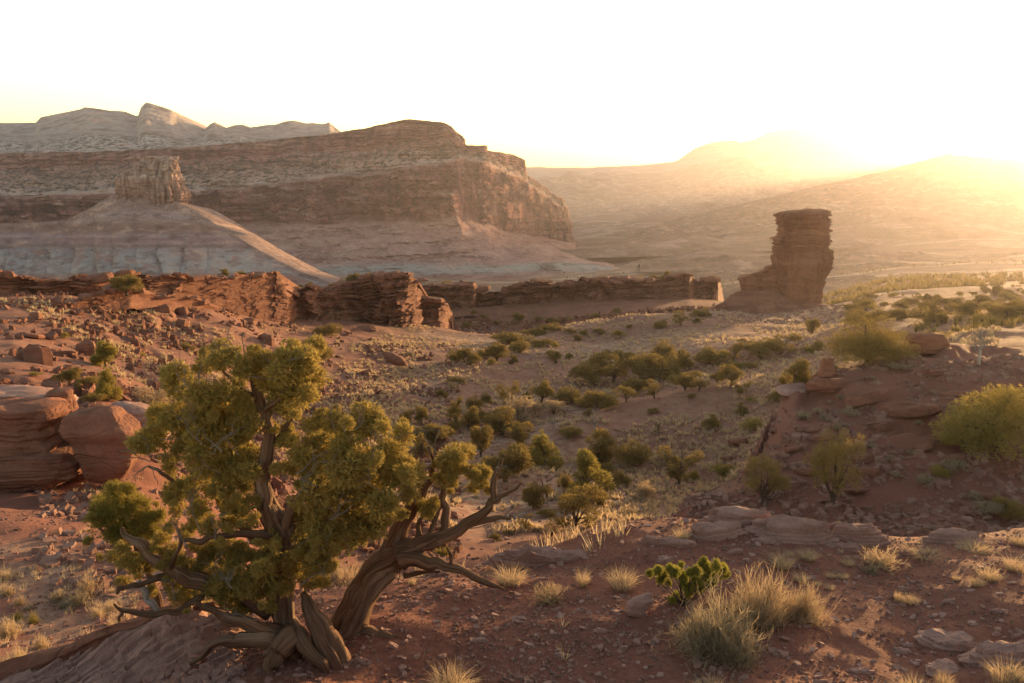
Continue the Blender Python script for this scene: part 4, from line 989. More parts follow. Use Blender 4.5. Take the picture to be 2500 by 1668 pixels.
def brush_mesh(name, seed, mat, n=900, wid=0.009, dome=0.55):
    """rounded tangle of stiff stems with side twigs, unit height, unit width"""
    r = np.random.default_rng(seed)
    ns = max(40, n // 14)
    d = unit(r.normal(size=(ns, 3)) * np.array([1, 1, 0.55]) + np.array([0, 0, 0.45])); d[:, 2] = np.abs(d[:, 2])
    L = (0.72 + 0.38 * vnoise(d[:, 0] * 2.2, d[:, 1] * 2.2, d[:, 2] * 2, seed)) * r.uniform(0.75, 1.05, ns)
    R = np.array([0.5, 0.5, 0.95])
    segs = []
    b0 = np.stack([r.normal(0, .06, ns), r.normal(0, .06, ns), np.full(ns, -0.02)], -1)
    m1 = b0 + d * R * (L * .5)[:, None] + 0.03 * r.normal(size=(ns, 3)); t1 = b0 + d * R * L[:, None] + 0.03 * r.normal(size=(ns, 3))
    segs.append((b0, m1, t1, wid * 1.3))
    per = n // ns
    k = np.repeat(np.arange(ns), per); tt = r.uniform(0.25, 0.98, len(k))
    base = np.where((tt < .5)[:, None], b0[k] + (m1[k] - b0[k]) * (tt * 2)[:, None], m1[k] + (t1[k] - m1[k]) * (tt * 2 - 1)[:, None])
    dd = unit(d[k] + 0.75 * r.normal(size=(len(k), 3)) + np.array([0, 0, .25]))
    ln = r.uniform(.08, .26, len(k))[:, None]
    mid = base + dd * R * 1.3 * ln * .55; tip = mid + unit(dd + 0.4 * r.normal(size=dd.shape)) * R * 1.3 * ln * .5
    segs.append((base, mid, tip, wid * 0.75))
    Vs = []; Fs = []; o = 0
    for a, m, t, w in segs:
        q = len(a)
        s = unit(np.cross(t - a, r.normal(size=(q, 3)))) * (w * 0.5 * r.uniform(.5, 1.4, q))[:, None]
        Vs.append(np.stack([a - s, a + s, m + s * .8, m - s * .8, t], 1).reshape(-1, 3))
        i = np.arange(q)[:, None] * 5 + o
        Fs.append((i + np.array([0, 1, 2, 3]), i + np.array([3, 2, 4]))); o += 5 * q
    return np.concatenate(Vs), [np.concatenate([f[0] for f in Fs]), np.concatenate([f[1] for f in Fs])]
# ------------------------------------------------------------------ the twisted juniper
A0 = ground_at(288, 652); DA = float(A0[1])
jun = empty('juniper_tree', A0, label='gnarled twisted juniper with dense olive clumps on its own, largest tree beside the bedrock slab', cat='tree')
JLO = [clump_mesh('foliage_clump', 2050 + i, M['jun'], n=260, shell=0.2, L=0.32, w=0.07) for i in range(4)]
JCL = [clump_mesh('foliage_clump', 2000 + i, M['jun']) for i in range(6)]
PCL = [clump_mesh('foliage_clump', 2100 + i, M['pin'], n=420, spikes=4, L=0.30, w=0.05, squash=0.8, up=0.5) for i in range(4)]
def add_clumps(root, d0, clumps, meshes, seed, dspread=0.7, extra=1, fz=0.85, qs=1.08):
    r = np.random.default_rng(seed); res = []
    cxm = np.mean([c[0] for c in clumps]); hw = max(c[0] for c in clumps) - min(c[0] for c in clumps)
    for (x, y, q) in clumps:
        for e in range(1 + extra):
            if e == 0: xx, yy, qq, dd = x, y, q * qs, r.uniform(-0.25, 0.15) * dspread
            else: xx, yy, qq, dd = x + r.normal(0, q * 0.62), y + r.normal(0, q * 0.55), q * r.uniform(0.5, 0.8), r.uniform(-0.5, 0.8) * dspread
            d = d0 + dd; p = P0_(xx, yy, d); s = qq * d / FPX * 1.1
            o = put('foliage_clump', meshes[r.integers(0, len(meshes))], None, p, (r.uniform(-.7, .7), r.uniform(-.7, .7), r.uniform(0, 6.28)), (s * r.uniform(.85, 1.15), s * r.uniform(.85, 1.15), s * r.uniform(.85, 1.1)))
            child_at(o, root); res.append(p)
    return res
def limb(root, name, pts, d0, seed, mat='bark', seg=12, flute=0.2, **kw):
    V, F, U = px_tube(pts, d0, seg, flute, seed)
    return child_at(obj(name, V, F, M[mat], None, True, U, **kw), root)

limb(jun, 'trunk', [(292, 668, 0, 44), (290, 650, 0, 34), (284, 620, .05, 20), (281, 594, .08, 17), (283, 571, .1, 18), (286, 548, .08, 21), (281, 529, .05, 25), (272, 514, .02, 22), (265, 499, 0, 17), (263, 484, 0, 15), (265, 466, 0, 13.5), (268.5, 442, 0, 11.5), (266, 420, .03, 9.5), (260, 404, .05, 8.5), (254, 384, .05, 6.5), (248, 368, 0, 4), (245, 356, 0, 2.2)], DA, 3, seg=20, flute=0.28)
limb(jun, 'limb', [(284, 540, 0.05, 12), (287, 522, -.05, 10), (292, 505, -.12, 8.5), (300, 496, -.2, 7), (309, 491, -.25, 5), (322, 486, -.2, 3)], DA, 4)
limb(jun, 'limb', [(279, 538, -.02, 10), (262, 534, -.1, 9), (240, 533, -.2, 7.5), (219.6, 536, -.3, 6.5), (200, 542, -.35, 5.5), (182, 541, -.35, 4)], DA, 5)
limb(jun, 'limb', [(270, 612, .1, 16), (240, 594, .0, 15), (202, 581, -.1, 17), (180, 573, -.15, 15), (157, 561, -.2, 14), (145, 549, -.2, 12), (134, 541, -.2, 8), (122, 528, -.15, 5)], DA, 6, flute=0.24)
limb(jun, 'limb', [(276, 552, .1, 10), (252, 536, .3, 10), (236, 522, .35, 10), (227, 510, .35, 9), (218, 498, .35, 6), (207, 490, .3, 4)], DA, 7)
limb(jun, 'limb', [(268, 450, .0, 6), (280, 436, .05, 5), (290, 420, .05, 4), (296, 404, .1, 3)], DA, 8)
limb(jun, 'limb', [(263, 412, .05, 6), (272, 404, -.05, 5.5), (283, 392, -.1, 4.5), (293, 378, -.1, 3)], DA, 9)
limb(jun, 'limb', [(262, 470, .0, 7), (244, 458, .15, 6), (222, 448, .2, 5), (203, 436, .2, 4), (190, 424, .2, 3)], DA, 10)
limb(jun, 'limb', [(256, 396, .05, 5), (240, 388, .1, 4), (224, 372, .15, 3), (218, 356, .15, 2)], DA, 11)
limb(jun, 'limb', [(287, 530, .2, 9), (312, 512, .4, 8), (340, 496, .5, 7), (366, 478, .5, 5), (390, 462, .45, 4)], DA, 12)
limb(jun, 'limb', [(296, 560, .2, 7), (320, 540, .3, 6), (346, 528, .4, 5), (372, 522, .4, 4), (395, 510, .4, 3)], DA, 13)
limb(jun, 'dead_branch', [(166, 575, -.1, 7), (150, 581, -.25, 5.5), (134, 585, -.35, 5), (118, 588, -.4, 4), (117, 594, -.42, 2.5)], DA, 14)
limb(jun, 'dead_branch', [(206, 590, -.1, 7), (196, 600, -.2, 8), (178, 612, -.25, 8), (157, 613.5, -.25, 7), (138, 613, -.3, 6), (122, 610, -.3, 4), (114, 604, -.3, 2.5)], DA, 15)
limb(jun, 'dead_branch', [(122, 611, -.3, 3.5), (119, 617, -.32, 3), (119, 621, -.33, 2)], DA, 16)
limb(jun, 'dead_branch', [(170, 571, -.2, 5), (175, 556, -.3, 4.5), (181, 540, -.35, 4), (180, 530, -.35, 3)], DA, 17)
limb(jun, 'dead_branch', [(139, 581, -.15, 5), (146, 592, -.2, 6), (152, 603, -.22, 7), (158, 612, -.22, 6)], DA, 18, mat='dead')
limb(jun, 'dead_branch', [(186, 488, .1, 5), (176, 484, 0, 4.5), (166, 476, -.1, 4), (158, 470, -.15, 3), (148, 466, -.15, 2)], DA, 19)
limb(jun, 'root', [(296, 640, -.05, 22), (278, 634, -.15, 20), (258, 628, -.25, 17), (240, 620, -.3, 14), (222, 614, -.3, 12), (205, 607, -.3, 9), (196, 602, -.3, 6)], DA, 20, flute=0.32, seg=16)
limb(jun, 'root', [(300, 652, -.1, 26), (276, 644, -.25, 18), (252, 640, -.35, 14), (234, 641, -.4, 11), (220, 641, -.42, 8), (208, 650, -.42, 6), (190, 664, -.42, 3)], DA, 21, flute=0.34, seg=16)
limb(jun, 'root', [(290, 640, -.2, 30), (275, 655, -.35, 24), (270, 668, -.42, 16), (268, 678, -.45, 11), (266, 694, -.45, 6)], DA, 22, flute=0.34, seg=16)
limb(jun, 'root', [(292, 628, -.1, 16), (304, 646, -.3, 14), (318, 660, -.38, 10), (326, 670, -.4, 8), (330, 684, -.42, 5)], DA, 23, flute=0.34, seg=14)
limb(jun, 'dead_branch', [(303, 592, .06, 5), (308, 604, .02, 11), (315, 620, -.05, 17), (323, 636, -.12, 22), (331, 652, -.2, 26), (338, 668, -.25, 26), (342, 690, -.25, 22)], DA, 24, mat='bark', seg=24, flute=0.5, label='thick split grey stump of a dead stem leaning at the base')
limb(jun, 'trunk', [(288, 630, .25, 22), (276, 604, .3, 15), (270, 576, .3, 12), (270, 548, .25, 11), (268, 520, .2, 9)], DA, 25, seg=14, flute=0.28)
def strands(root, pts, d0, n, seed, turns=0.8):
    rs = np.random.default_rng(seed)
    for k in range(n):
        ph = 2 * math.pi * k / n + rs.uniform(-.4, .4); q = []
        for i, (x, y, o, w) in enumerate(pts):
            a = ph + turns * 2 * math.pi * i / len(pts)
            q.append((x + 0.40 * w * math.cos(a), y + rs.normal(0, 1), o + 0.40 * w * (d0 / FPX) * math.sin(a), w * rs.uniform(.3, .5)))
        limb(root, 'bark_strand', q, d0, seed * 10 + k, seg=9, flute=0.35)
strands(jun, [(292, 668, 0, 44), (290, 650, 0, 34), (284, 620, .05, 21), (281, 594, .08, 18), (283, 571, .1, 19), (286, 548, .08, 22), (281, 529, .05, 26), (272, 514, .02, 22), (265, 499, 0, 17), (263, 484, 0, 14)], DA, 5, 71)
r_ = np.random.default_rng(5)
tw = []
for (x, y, o, dx, dz, L) in [(246, 358, 0, .1, 1, .28), (240, 362, -.1, -.4, 1, .2), (250, 360, 0, .3, 1, .2), (188, 386, -.3, -.5, .6, .22), (200, 384, -.3, -.2, 1, .2), (210, 448, -.5, .6, .4, .25), (222, 452, -.5, -.5, .5, .25), (202, 444, -.5, -.3, .8, .2), (150, 462, -.2, -.8, .2, .3), (160, 470, -.2, -.8, .1, .3), (345, 432, -.2, .1, 1, .2), (335, 430, -.2, -.3, .9, .2), (355, 430, -.2, .5, .8, .2), (300, 480, -.3, .8, .5, .4), (296, 474, -.3, .9, .6, .4), (175, 600, -.3, -.3, .9, .2), (232, 588, -.6, -.3, .9, .18), (200, 530, -.35, -.3, .9, .3), (186, 545, -.4, -.6, .5, .3), (215, 540, -.35, .2, .9, .3), (300, 585, -.3, .6, .5, .3), (258, 620, -.4, -.6, -.3, .3), (310, 560, -.3, .4, .6, .25), (390, 500, -.1, .8, .3, .2), (372, 470, -.3, .5, .6, .2), (330, 520, -.4, .6, .4, .3), (240, 640, -.4, -.8, .2, .25)]:
    tw += twigs(P0_(x, y, DA + o), (dx, -.1, dz), L, r_, 2, 0.008)
for k in range(34):
    c_ = [(218, 350), (240, 362), (290, 356), (180, 380), (150, 440), (200, 432), (225, 470), (180, 470), (330, 424), (372, 420), (400, 436), (350, 470), (310, 486), (385, 492), (240, 575), (210, 560), (300, 560)][k % 17]
    tw += twigs(P0_(c_[0] + r_.normal(0, 10), c_[1] + r_.normal(0, 8), DA - r_.uniform(0.1, 0.45)), (r_.normal(0, .6), -.3, r_.uniform(.1, 1)), r_.uniform(.14, .28), r_, 2, 0.005)
V, F, U = join(tw); child_at(obj('bare_twigs', V, F, M['dead'], None, True, U, kind='stuff'), jun)
JA = [(218,348,10),(217,362,12),(201,368,10),(176,375,14),(232,354,9),(253,351,7),(239,368,14),(262,367,16),(292,351,12),(304,362,16),(312,379,14),(286,371,18),(270,386,16),(294,393,18),(308,395,12),(286,411,12),(278,403,12),(179,393,13),(199,393,16),(223,395,18),(240,401,12),(157,412,10),(176,418,18),(195,415,16),(220,418,20),(242,417,16),(185,434,18),(207,440,20),(232,434,20),(251,429,12),(179,451,12),(198,458,16),(220,464,18),(242,458,18),(248,473,12),(201,472,12),(228,483,18),(243,484,12),(149,443,16),(140,447,10),(166,459,8),(179,489,14),(192,484,12),(272,429,9),(290,440,12),(284,430,8),(276,470,8),
(314,425,12),(333,422,14),(348,428,14),(366,415,14),(380,425,12),(367,430,14),(402,434,12),(392,450,16),(349,447,18),(323,447,18),(305,453,14),(372,462,20),(341,469,22),(314,472,20),(292,470,11),(392,478,16),(414,481,18),(364,488,22),(336,494,24),(311,497,18),(380,505,18),(356,516,22),(327,521,22),(305,517,14),(372,528,16),(341,535,18),(316,536,15),(388,519,10),
(298,555,18),(314,563,16),(306,579,15),(259,575,18),(245,588,12),(220,579,18),(212,591,12),(264,591,12),(227,604,10),(248,607,10),(235,553,9),(216,547,8),(188,591,11),(176,597,9),(196,523,9),(191,492,9),(251,522,9),(236,520,7),(180,561,7),(149,568,7),(128,562,11),(122,548,8)]
add_clumps(jun, DA, JA, JCL, 31, 0.95, extra=1, qs=1.1)

JL = [(262, 556, 10), (276, 544, 9), (300, 548, 11), (318, 556, 10), (328, 570, 9), (320, 582, 9), (294, 574, 10), (280, 584, 8), (250, 578, 11), (232, 580, 11), (214, 586, 10), (236, 596, 10), (268, 606, 8), (124, 582, 7), (144, 560, 9), (156, 556, 9), (166, 562, 9), (184, 566, 10), (198, 574, 9), (214, 548, 10), (230, 544, 10), (186, 532, 9), (172, 526, 8), (196, 514, 9), (240, 512, 10), (226, 508, 9), (112, 556, 8), (134, 570, 8), (150, 548, 9), (162, 540, 8), (172, 552, 10), (186, 578, 10), (170, 584, 9), (205, 562, 10), (222, 556, 10), (240, 566, 10), (196, 548, 8), (208, 530, 10), (226, 524, 9), (246, 548, 10), (256, 558, 10), (202, 508, 10), (214, 492, 10), (178, 510, 8), (168, 500, 9), (232, 500, 10), (250, 504, 10), (240, 610, 9), (256, 598, 10), (222, 598, 9), (150, 590, 7), (264, 540, 9), (300, 536, 10), (292, 560, 10), (330, 548, 9), (286, 590, 9), (270, 562, 10), (190, 602, 8), (402, 462, 9), (408, 496, 9), (322, 412, 6), (336, 410, 6), (204, 352, 6), (170, 384, 8), (150, 428, 8), (160, 432, 8), (170, 470, 8)]
add_clumps(jun, DA, JL, JLO, 37, 0.9, extra=2, qs=1.25)

# the greener pinyon standing behind its lowest limb
PB = ground_at(160, 598); DB = DA + 0.55
pb = empty('pinyon_pine', P0_(158, 610, DB), label='small bright green pinyon mingling with the lowest limb of the twisted juniper', cat='tree')
limb(pb, 'trunk', [(160, 622, .1, 9), (158, 600, .05, 8), (150, 576, 0, 7), (138, 552, 0, 6), (128, 530, 0, 4), (122, 510, 0, 2.5)], DB, 41)
limb(pb, 'limb', [(142, 560, 0, 4), (128, 550, -.1, 3.5), (112, 540, -.15, 2.5), (100, 528, -.2, 2)], DB, 42)
add_clumps(pb, DB, [(116,492,12),(125,489,10),(102,508,13),(119,506,15),(138,506,13),(99,522,12),(116,525,16),(136,525,16),(152,519,13),(160,516,9),(150,531,11),(128,535,14),(110,535,10),(94,514,7)], PCL, 43, 0.6, extra=2)

# the leaning juniper
B0 = ground_at(352, 628); DBB = float(B0[1])
lean = empty('juniper_tree', B0, label='leaning juniper with a thick bare twisted trunk and forked dead limbs', cat='tree')
limb(lean, 'trunk', [(346, 650, .0, 44), (350, 634, .0, 36), (357, 612, .02, 31), (364, 594, .05, 29), (371, 577, .08, 30), (382, 564, .1, 31), (396, 556, .1, 30), (408, 549, .08, 25)], DBB, 51, seg=26, flute=0.16)
limb(lean, 'trunk', [(330, 650, .05, 16), (338, 628, .05, 20), (350, 604, .06, 18), (362, 584, .06, 14), (374, 570, .06, 8)], DBB, 52, seg=16, flute=0.25)
strands(lean, [(346, 650, .0, 44), (350, 634, .0, 37), (357, 612, .02, 32), (364, 594, .05, 30), (371, 577, .08, 31), (382, 564, .1, 32), (398, 555, .08, 29), (420, 546, .0, 19), (440, 539, -.05, 15)], DBB, 4, 72, 0.5)
limb(lean, 'root', [(356, 634, -.05, 22), (370, 634, -.12, 16), (386, 637, -.18, 10), (402, 640, -.2, 5)], DBB, 53, flute=0.25)
limb(lean, 'root', [(340, 632, .05, 18), (326, 640, .1, 12), (316, 646, .12, 7)], DBB, 54, flute=0.25)
limb(lean, 'limb', [(390, 560, .12, 20), (396, 540, .14, 18), (403, 522, .15, 15), (412, 507, .15, 13), (422, 494, .15, 9), (432, 478, .15, 6), (434, 462, .15, 4), (429, 447, .12, 2)], DBB, 55, flute=0.2, seg=14)
limb(lean, 'dead_branch', [(399, 553, .05, 24), (416, 547, .0, 19), (436, 540, -.05, 16), (458, 531, -.08, 13.5), (479, 516, -.1, 11), (490, 506, -.1, 9), (494, 497, -.1, 7), (494, 482, -.1, 6), (498, 470, -.1, 5), (502, 459, -.1, 2.5)], DBB, 56, flute=0.24, seg=14)
limb(lean, 'dead_branch', [(488, 508, -.1, 7), (497, 500, -.12, 6), (506, 494, -.14, 4.5), (516, 489, -.15, 3), (522, 483, -.15, 1.5)], DBB, 57)
limb(lean, 'dead_branch', [(470, 524, -.08, 8), (486, 520, -.1, 6), (500, 517, -.1, 4.5), (511, 518, -.1, 2.5)], DBB, 58)
limb(lean, 'dead_branch', [(402, 558, -.05, 22), (420, 558, -.12, 17), (438, 562, -.18, 14), (456, 568, -.2, 11.5), (474, 577, -.2, 9), (490, 584, -.2, 6), (504, 589, -.2, 2.5)], DBB, 59, flute=0.24, seg=14)
limb(lean, 'dead_branch', [(436, 541, -.05, 9), (446, 525, .05, 8), (447, 508, .08, 8), (444, 492, .1, 7), (447, 478, .1, 5), (460, 462, .1, 3.5), (468, 452, .1, 2)], DBB, 60)
limb(lean, 'dead_branch', [(414, 547, .05, 7), (419, 534, .0, 6), (420, 520, .0, 5), (423, 512, .0, 3)], DBB, 61)
limb(lean, 'dead_branch', [(424, 545, .05, 6), (432, 530, .05, 5), (437, 515, .05, 4), (440, 506, .05, 3)], DBB, 62)
limb(lean, 'dead_branch', [(452, 566, -.2, 4), (452, 556, -.22, 3.5), (447, 548, -.22, 2.5)], DBB, 63)
limb(lean, 'dead_branch', [(404, 575, .05, 6), (418, 573, .05, 5), (432, 571, .0, 3.5), (440, 571, 0, 2)], DBB, 64)
tw = []
for (x, y, o, dx, dz, L) in [(434, 462, .1, -.1, 1, .25), (430, 455, .1, .4, 1, .2), (504, 517, -.1, .5, .3, .22), (511, 517, -.1, .8, .1, .2), (495, 520, -.1, .6, -.2, .25), (462, 532, -.1, .7, .4, .25), (500, 470, -.1, .2, 1, .15), (470, 470, .05, .6, .4, .2), (450, 500, .1, .4, .8, .2)]:
    tw += twigs(P0_(x, y, DBB + o), (dx, -.1, dz), L, r_, 2, 0.007)
V, F, U = join(tw); child_at(obj('bare_twigs', V, F, M['dead'], None, True, U, kind='stuff'), lean)
add_clumps(lean, DBB, [(456,455,15),(467,452,10),(444,464,11),(448,474,11),(459,469,11),(475,475,11),(483,474,9),(472,489,7),(481,485,8),(450,491,4),(422,505,9),(428,513,9),(432,505,8),(440,478,8),(452,484,6)], JCL, 65, 0.45, extra=1)

# ------------------------------------------------------------------ valley trees, one by one
def T(x0, y0, lst):  # enlarged survey sheets -> image pixels
    return [(x0 + a * .15687, y0 + b * .15687, c * .15687, d * .15687, k) for a, b, c, d, k in lst]
ORD = ['first', 'second', 'third', 'fourth', 'fifth', 'sixth', 'seventh', 'eighth', 'ninth', 'tenth', 'eleventh', 'twelfth', 'thirteenth', 'fourteenth', 'fifteenth', 'sixteenth', 'seventeenth', 'eighteenth', 'nineteenth', 'twentieth', 'twenty-first', 'twenty-second', 'twenty-third', 'twenty-fourth', 'twenty-fifth', 'twenty-sixth', 'twenty-seventh', 'twenty-eighth', 'twenty-ninth', 'thirtieth']
LOOK = {'round': 'rounded juniper', 'cone': 'dark pointed juniper', 'wide': 'dark spreading juniper', 'bush': 'low olive shrub', 'open': 'loose bare-limbed juniper', 'pinyon': 'green pinyon', 'yellow': 'yellow-green shrub', 'brown': 'brownish thin shrub', 'sagebush': 'pale grey sagebrush'}
def grove(lst, where, group, toward, dmin=5.0):
    lst = sorted(lst, key=lambda t: t[0])
    for i, (x, y, w, h, k) in enumerate(lst):
        tree(x, y, w, h, k, '%s, %s %s %s' % (LOOK[k], ORD[i] if i < len(ORD) else 'last', where, toward), group, dmin)
grove(T(368.6, 262.1, [(1895, 640, 140, 140, 'round'), (1740, 765, 190, 190, 'wide'), (1860, 745, 170, 170, 'round'), (2020, 695, 120, 120, 'round'), (1430, 795, 200, 140, 'wide'), (1565, 775, 180, 150, 'round'), (1610, 690, 160, 110, 'wide'), (1480, 685, 130, 80, 'bush'), (1290, 895, 170, 100, 'bush'), (1460, 925, 190, 130, 'round'), (1640, 895, 140, 100, 'open'), (1710, 840, 150, 100, 'round'), (1820, 875, 130, 100, 'open'), (1960, 725, 80, 90, 'yellow'), (1940, 785, 60, 80, 'yellow'), (2020, 820, 140, 105, 'wide'), (2110, 825, 120, 105, 'round'), (2165, 650, 160, 130, 'round'), (2240, 645, 140, 90, 'yellow'), (2330, 640, 90, 110, 'open'), (2220, 775, 90, 85, 'round'), (2310, 805, 130, 125, 'round'), (1380, 920, 100, 60, 'yellow'), (1520, 905, 90, 50, 'yellow')]),
      'in the gully thicket', 'trees of the gully thicket', 'from the leaning trunk')
grove(T(368.6, 262.1, [(885, 960, 130, 150, 'open'), (680, 935, 95, 100, 'round'), (745, 912, 75, 78, 'round'), (1105, 905, 130, 125, 'wide'), (1010, 895, 65, 75, 'bush'), (960, 1020, 170, 140, 'brown'), (1060, 985, 90, 90, 'brown'), (1180, 975, 130, 90, 'brown'), (560, 1010, 110, 125, 'cone'), (640, 1055, 120, 105, 'round'), (740, 1035, 95, 90, 'round'), (560, 1085, 95, 100, 'cone'), (340, 1045, 100, 105, 'round'), (240, 1045, 90, 90, 'round'), (450, 1165, 190, 150, 'wide'), (310, 1150, 130, 105, 'bush'), (345, 1255, 110, 150, 'cone'), (850, 1105, 190, 165, 'round'), (960, 1175, 140, 120, 'round')]),
      'in the shaded hollow', 'trees of the shaded hollow', 'from the twisted juniper')
grove(T(368.6, 262.1, [(715, 1245, 150, 190, 'wide'), (1110, 1310, 220, 235, 'pinyon'), (1285, 1125, 100, 90, 'bush'), (1450, 1285, 220, 190, 'round'), (1680, 1305, 200, 180, 'round'), (1520, 1355, 100, 95, 'bush'), (1385, 1460, 230, 225, 'pinyon'), (1260, 1455, 130, 115, 'bush'), (1610, 1435, 120, 100, 'bush'), (1910, 1290, 160, 100, 'brown'), (1980, 1425, 170, 180, 'open'), (2070, 1395, 100, 80, 'yellow'), (870, 1410, 270, 215, 'wide'), (1050, 1565, 140, 140, 'round'), (1330, 1560, 170, 120, 'bush'), (1770, 1500, 150, 90, 'brown'), (1460, 1545, 90, 90, 'open')]),
      'on the flat valley floor', 'trees of the valley floor', 'from the forked dead limbs')
grove(T(286.7, 437.5, [(1835, 625, 250, 250, 'open'), (1575, 455, 130, 130, 'round'), (1520, 600, 90, 100, 'open'), (1985, 455, 110, 110, 'open'), (2290, 400, 130, 100, 'brown'), (1660, 505, 130, 60, 'bush'), (1690, 635, 120, 80, 'brown'), (1420, 625, 60, 40, 'bush'), (1335, 655, 60, 40, 'bush'), (2190, 520, 100, 60, 'brown')]),
      'just below the knoll lip', 'shrubs below the knoll', 'from the drooping dead limb', dmin=16)
grove(T(368.6, 262.1, [(545, 635, 90, 80, 'bush'), (610, 645, 100, 90, 'round'), (670, 650, 100, 80, 'round'), (720, 610, 110, 60, 'bush'), (820, 635, 130, 95, 'round'), (780, 652, 70, 45, 'yellow'), (920, 648, 60, 55, 'round'), (1195, 648, 60, 65, 'round'), (1170, 610, 80, 55, 'round'), (1275, 622, 50, 45, 'bush'), (1525, 588, 55, 32, 'bush'), (900, 515, 190, 80, 'bush'), (960, 575, 130, 85, 'bush'), (1110, 535, 130, 55, 'bush'), (1190, 548, 50, 40, 'yellow'), (1280, 455, 80, 30, 'bush'), (1375, 465, 50, 40, 'bush'), (1470, 455, 60, 35, 'bush'), (1590, 470, 80, 45, 'yellow'), (1660, 430, 40, 30, 'bush'), (1865, 420, 80, 60, 'bush'), (1990, 405, 90, 65, 'round'), (2095, 390, 50, 40, 'bush'), (2110, 345, 100, 55, 'bush'), (1180, 440, 120, 50, 'bush'), (1060, 470, 110, 50, 'bush'), (1330, 500, 60, 40, 'bush')]),
      'along the far wash', 'shrubs of the far wash', 'from the promontory')
grove(T(368.6, 262.1, [(555, 775, 90, 55, 'bush'), (470, 865, 70, 60, 'bush'), (1815, 965, 55, 40, 'bush'), (1400, 985, 60, 50, 'bush'), (2185, 1045, 120, 75, 'cone'), (2060, 880, 50, 35, 'bush'), (530, 830, 60, 50, 'brown'), (260, 600, 60, 30, 'sagebush')]),
      'scattered on the pale benches', 'single shrubs of the grass benches', 'from the promontory')
grove(T(0, 262.1, [(670, 672, 160, 180, 'pinyon'), (690, 893, 125, 210, 'pinyon'), (440, 785, 150, 110, 'round'), (545, 835, 140, 105, 'round'), (590, 890, 130, 60, 'bush'), (950, 965, 240, 150, 'brown'), (415, 495, 60, 50, 'yellow'), (230, 750, 80, 30, 'yellow'), (1185, 570, 80, 55, 'bush'), (890, 605, 60, 40, 'yellow')]),
      'on the rocky slope', 'trees of the rocky slope', 'from the layered outcrop', dmin=36)
grove(T(655.4, 262.1, [(665, 618, 190, 105, 'wide'), (800, 588, 170, 120, 'round'), (885, 785, 190, 145, 'round'), (540, 975, 85, 70, 'cone'), (360, 1055, 100, 75, 'cone'), (765, 890, 80, 70, 'bush'), (550, 515, 60, 32, 'bush'), (1000, 455, 100, 90, 'round'), (980, 580, 75, 55, 'yellow'), (1040, 560, 90, 70, 'bush'), (610, 895, 60, 35, 'yellow'), (545, 850, 110, 75, 'open'), (500, 680, 110, 60, 'bush'), (595, 675, 90, 50, 'bush')]),
      'below the rock tower', 'trees below the rock tower', 'from the gully')
tree(*T(0, 262.1, [(2010, 645, 200, 190, 'bush')])[0][:4], 'bush', 'big round olive bush on the slope right under the promontory', None, 100)
tree(*T(0, 262.1, [(2095, 470, 120, 90, 'bush')])[0][:4], 'bush', 'olive shrub in the shade against the foot of the promontory', None, 150)
# bushes rooted on the ledges
for q, rimd, w, h, k, lab in ((127, 112, 25, 17, 'wide', 'olive juniper growing on the slab ledge below its cap rocks'), (223.5, 146, 11, 7, 'round', 'round bush on the skyline of the long ledge, first from the cap slab'), (241.5, 150, 12, 7, 'round', 'round bush on the skyline of the long ledge, second from the cap slab'), (255.5, 152, 7, 4, 'bush', 'tiny shrub on the skyline touching the flat cap slab'), (300, 178, 11, 7, 'bush', 'bush in the notch before the promontory, wider of the notch pair'), (308, 180, 8, 8, 'round', 'bush in the notch before the promontory, taller of the notch pair'), (334, 186, 8, 6, 'bush', 'small bush at the low end of the promontory top'), (342, 187, 9, 8, 'bush', 'bush on the promontory top beside the biggest one'), (354, 188, 17, 11, 'round', 'biggest round bush on the promontory top'), (371, 192, 12, 5, 'bush', 'low shrub on the promontory top near its highest rocks')):
    rim = RIM1 if q < 292 else RIM2
    yy = 294 if q == 127 else float(line(rim, q)) + (1.5 if q not in (300, 308) else 2)
    if q > 292 and q < 312: yy = 291
    tree(q, yy, w, h, k, lab, 'bushes on the ledges', g=P(q, yy, rimd if q != 127 else 104))
for i, (q, w, h) in enumerate([(448, 8, 5), (600, 9, 5), (640, 8, 5), (655, 10, 6), (663, 8, 6), (668, 8, 6), (520, 7, 4), (712, 9, 5)]):
    tree(q, float(line(RIM3, q)) + 1, w, h, 'bush', 'tiny bush on top of the distant bedded wall, %s from the promontory' % ORD[i], 'bushes on the distant wall', g=P(q, float(line(RIM3, q)) + 1.5, float(line([(412, 272), (560, 290), (724, 308)], q)) + 4))
r = np.random.default_rng(78); lst = []
AF = [(430, 330), (510, 345), (560, 342), (620, 328), (690, 318), (730, 316)]; AM = [(430, 316), (510, 322), (620, 313), (690, 307), (730, 308)]
def apron(x, y):
    f, m = float(line(AF, x)), float(line(AM, x))
    return P(x, y, 236 + 26 * max(0, min(1, (f - y) / (f - m))) - 1.0)
for i in range(26):
    x = r.uniform(455, 725); y = 312 + r.uniform(0, 1) * (20 - abs(x - 560) * 0.03)
    lst.append((x, y, r.uniform(5, 11), r.uniform(3.5, 7), 'bush'))
lst.sort()
for i, (x, y, w, h, k) in enumerate(lst):
    tree(x, y, w, h, k, 'dim shrub on the shaded rubble under the distant wall, %s from the promontory' % ORD[i], 'shrubs under the distant wall', g=apron(x, y))
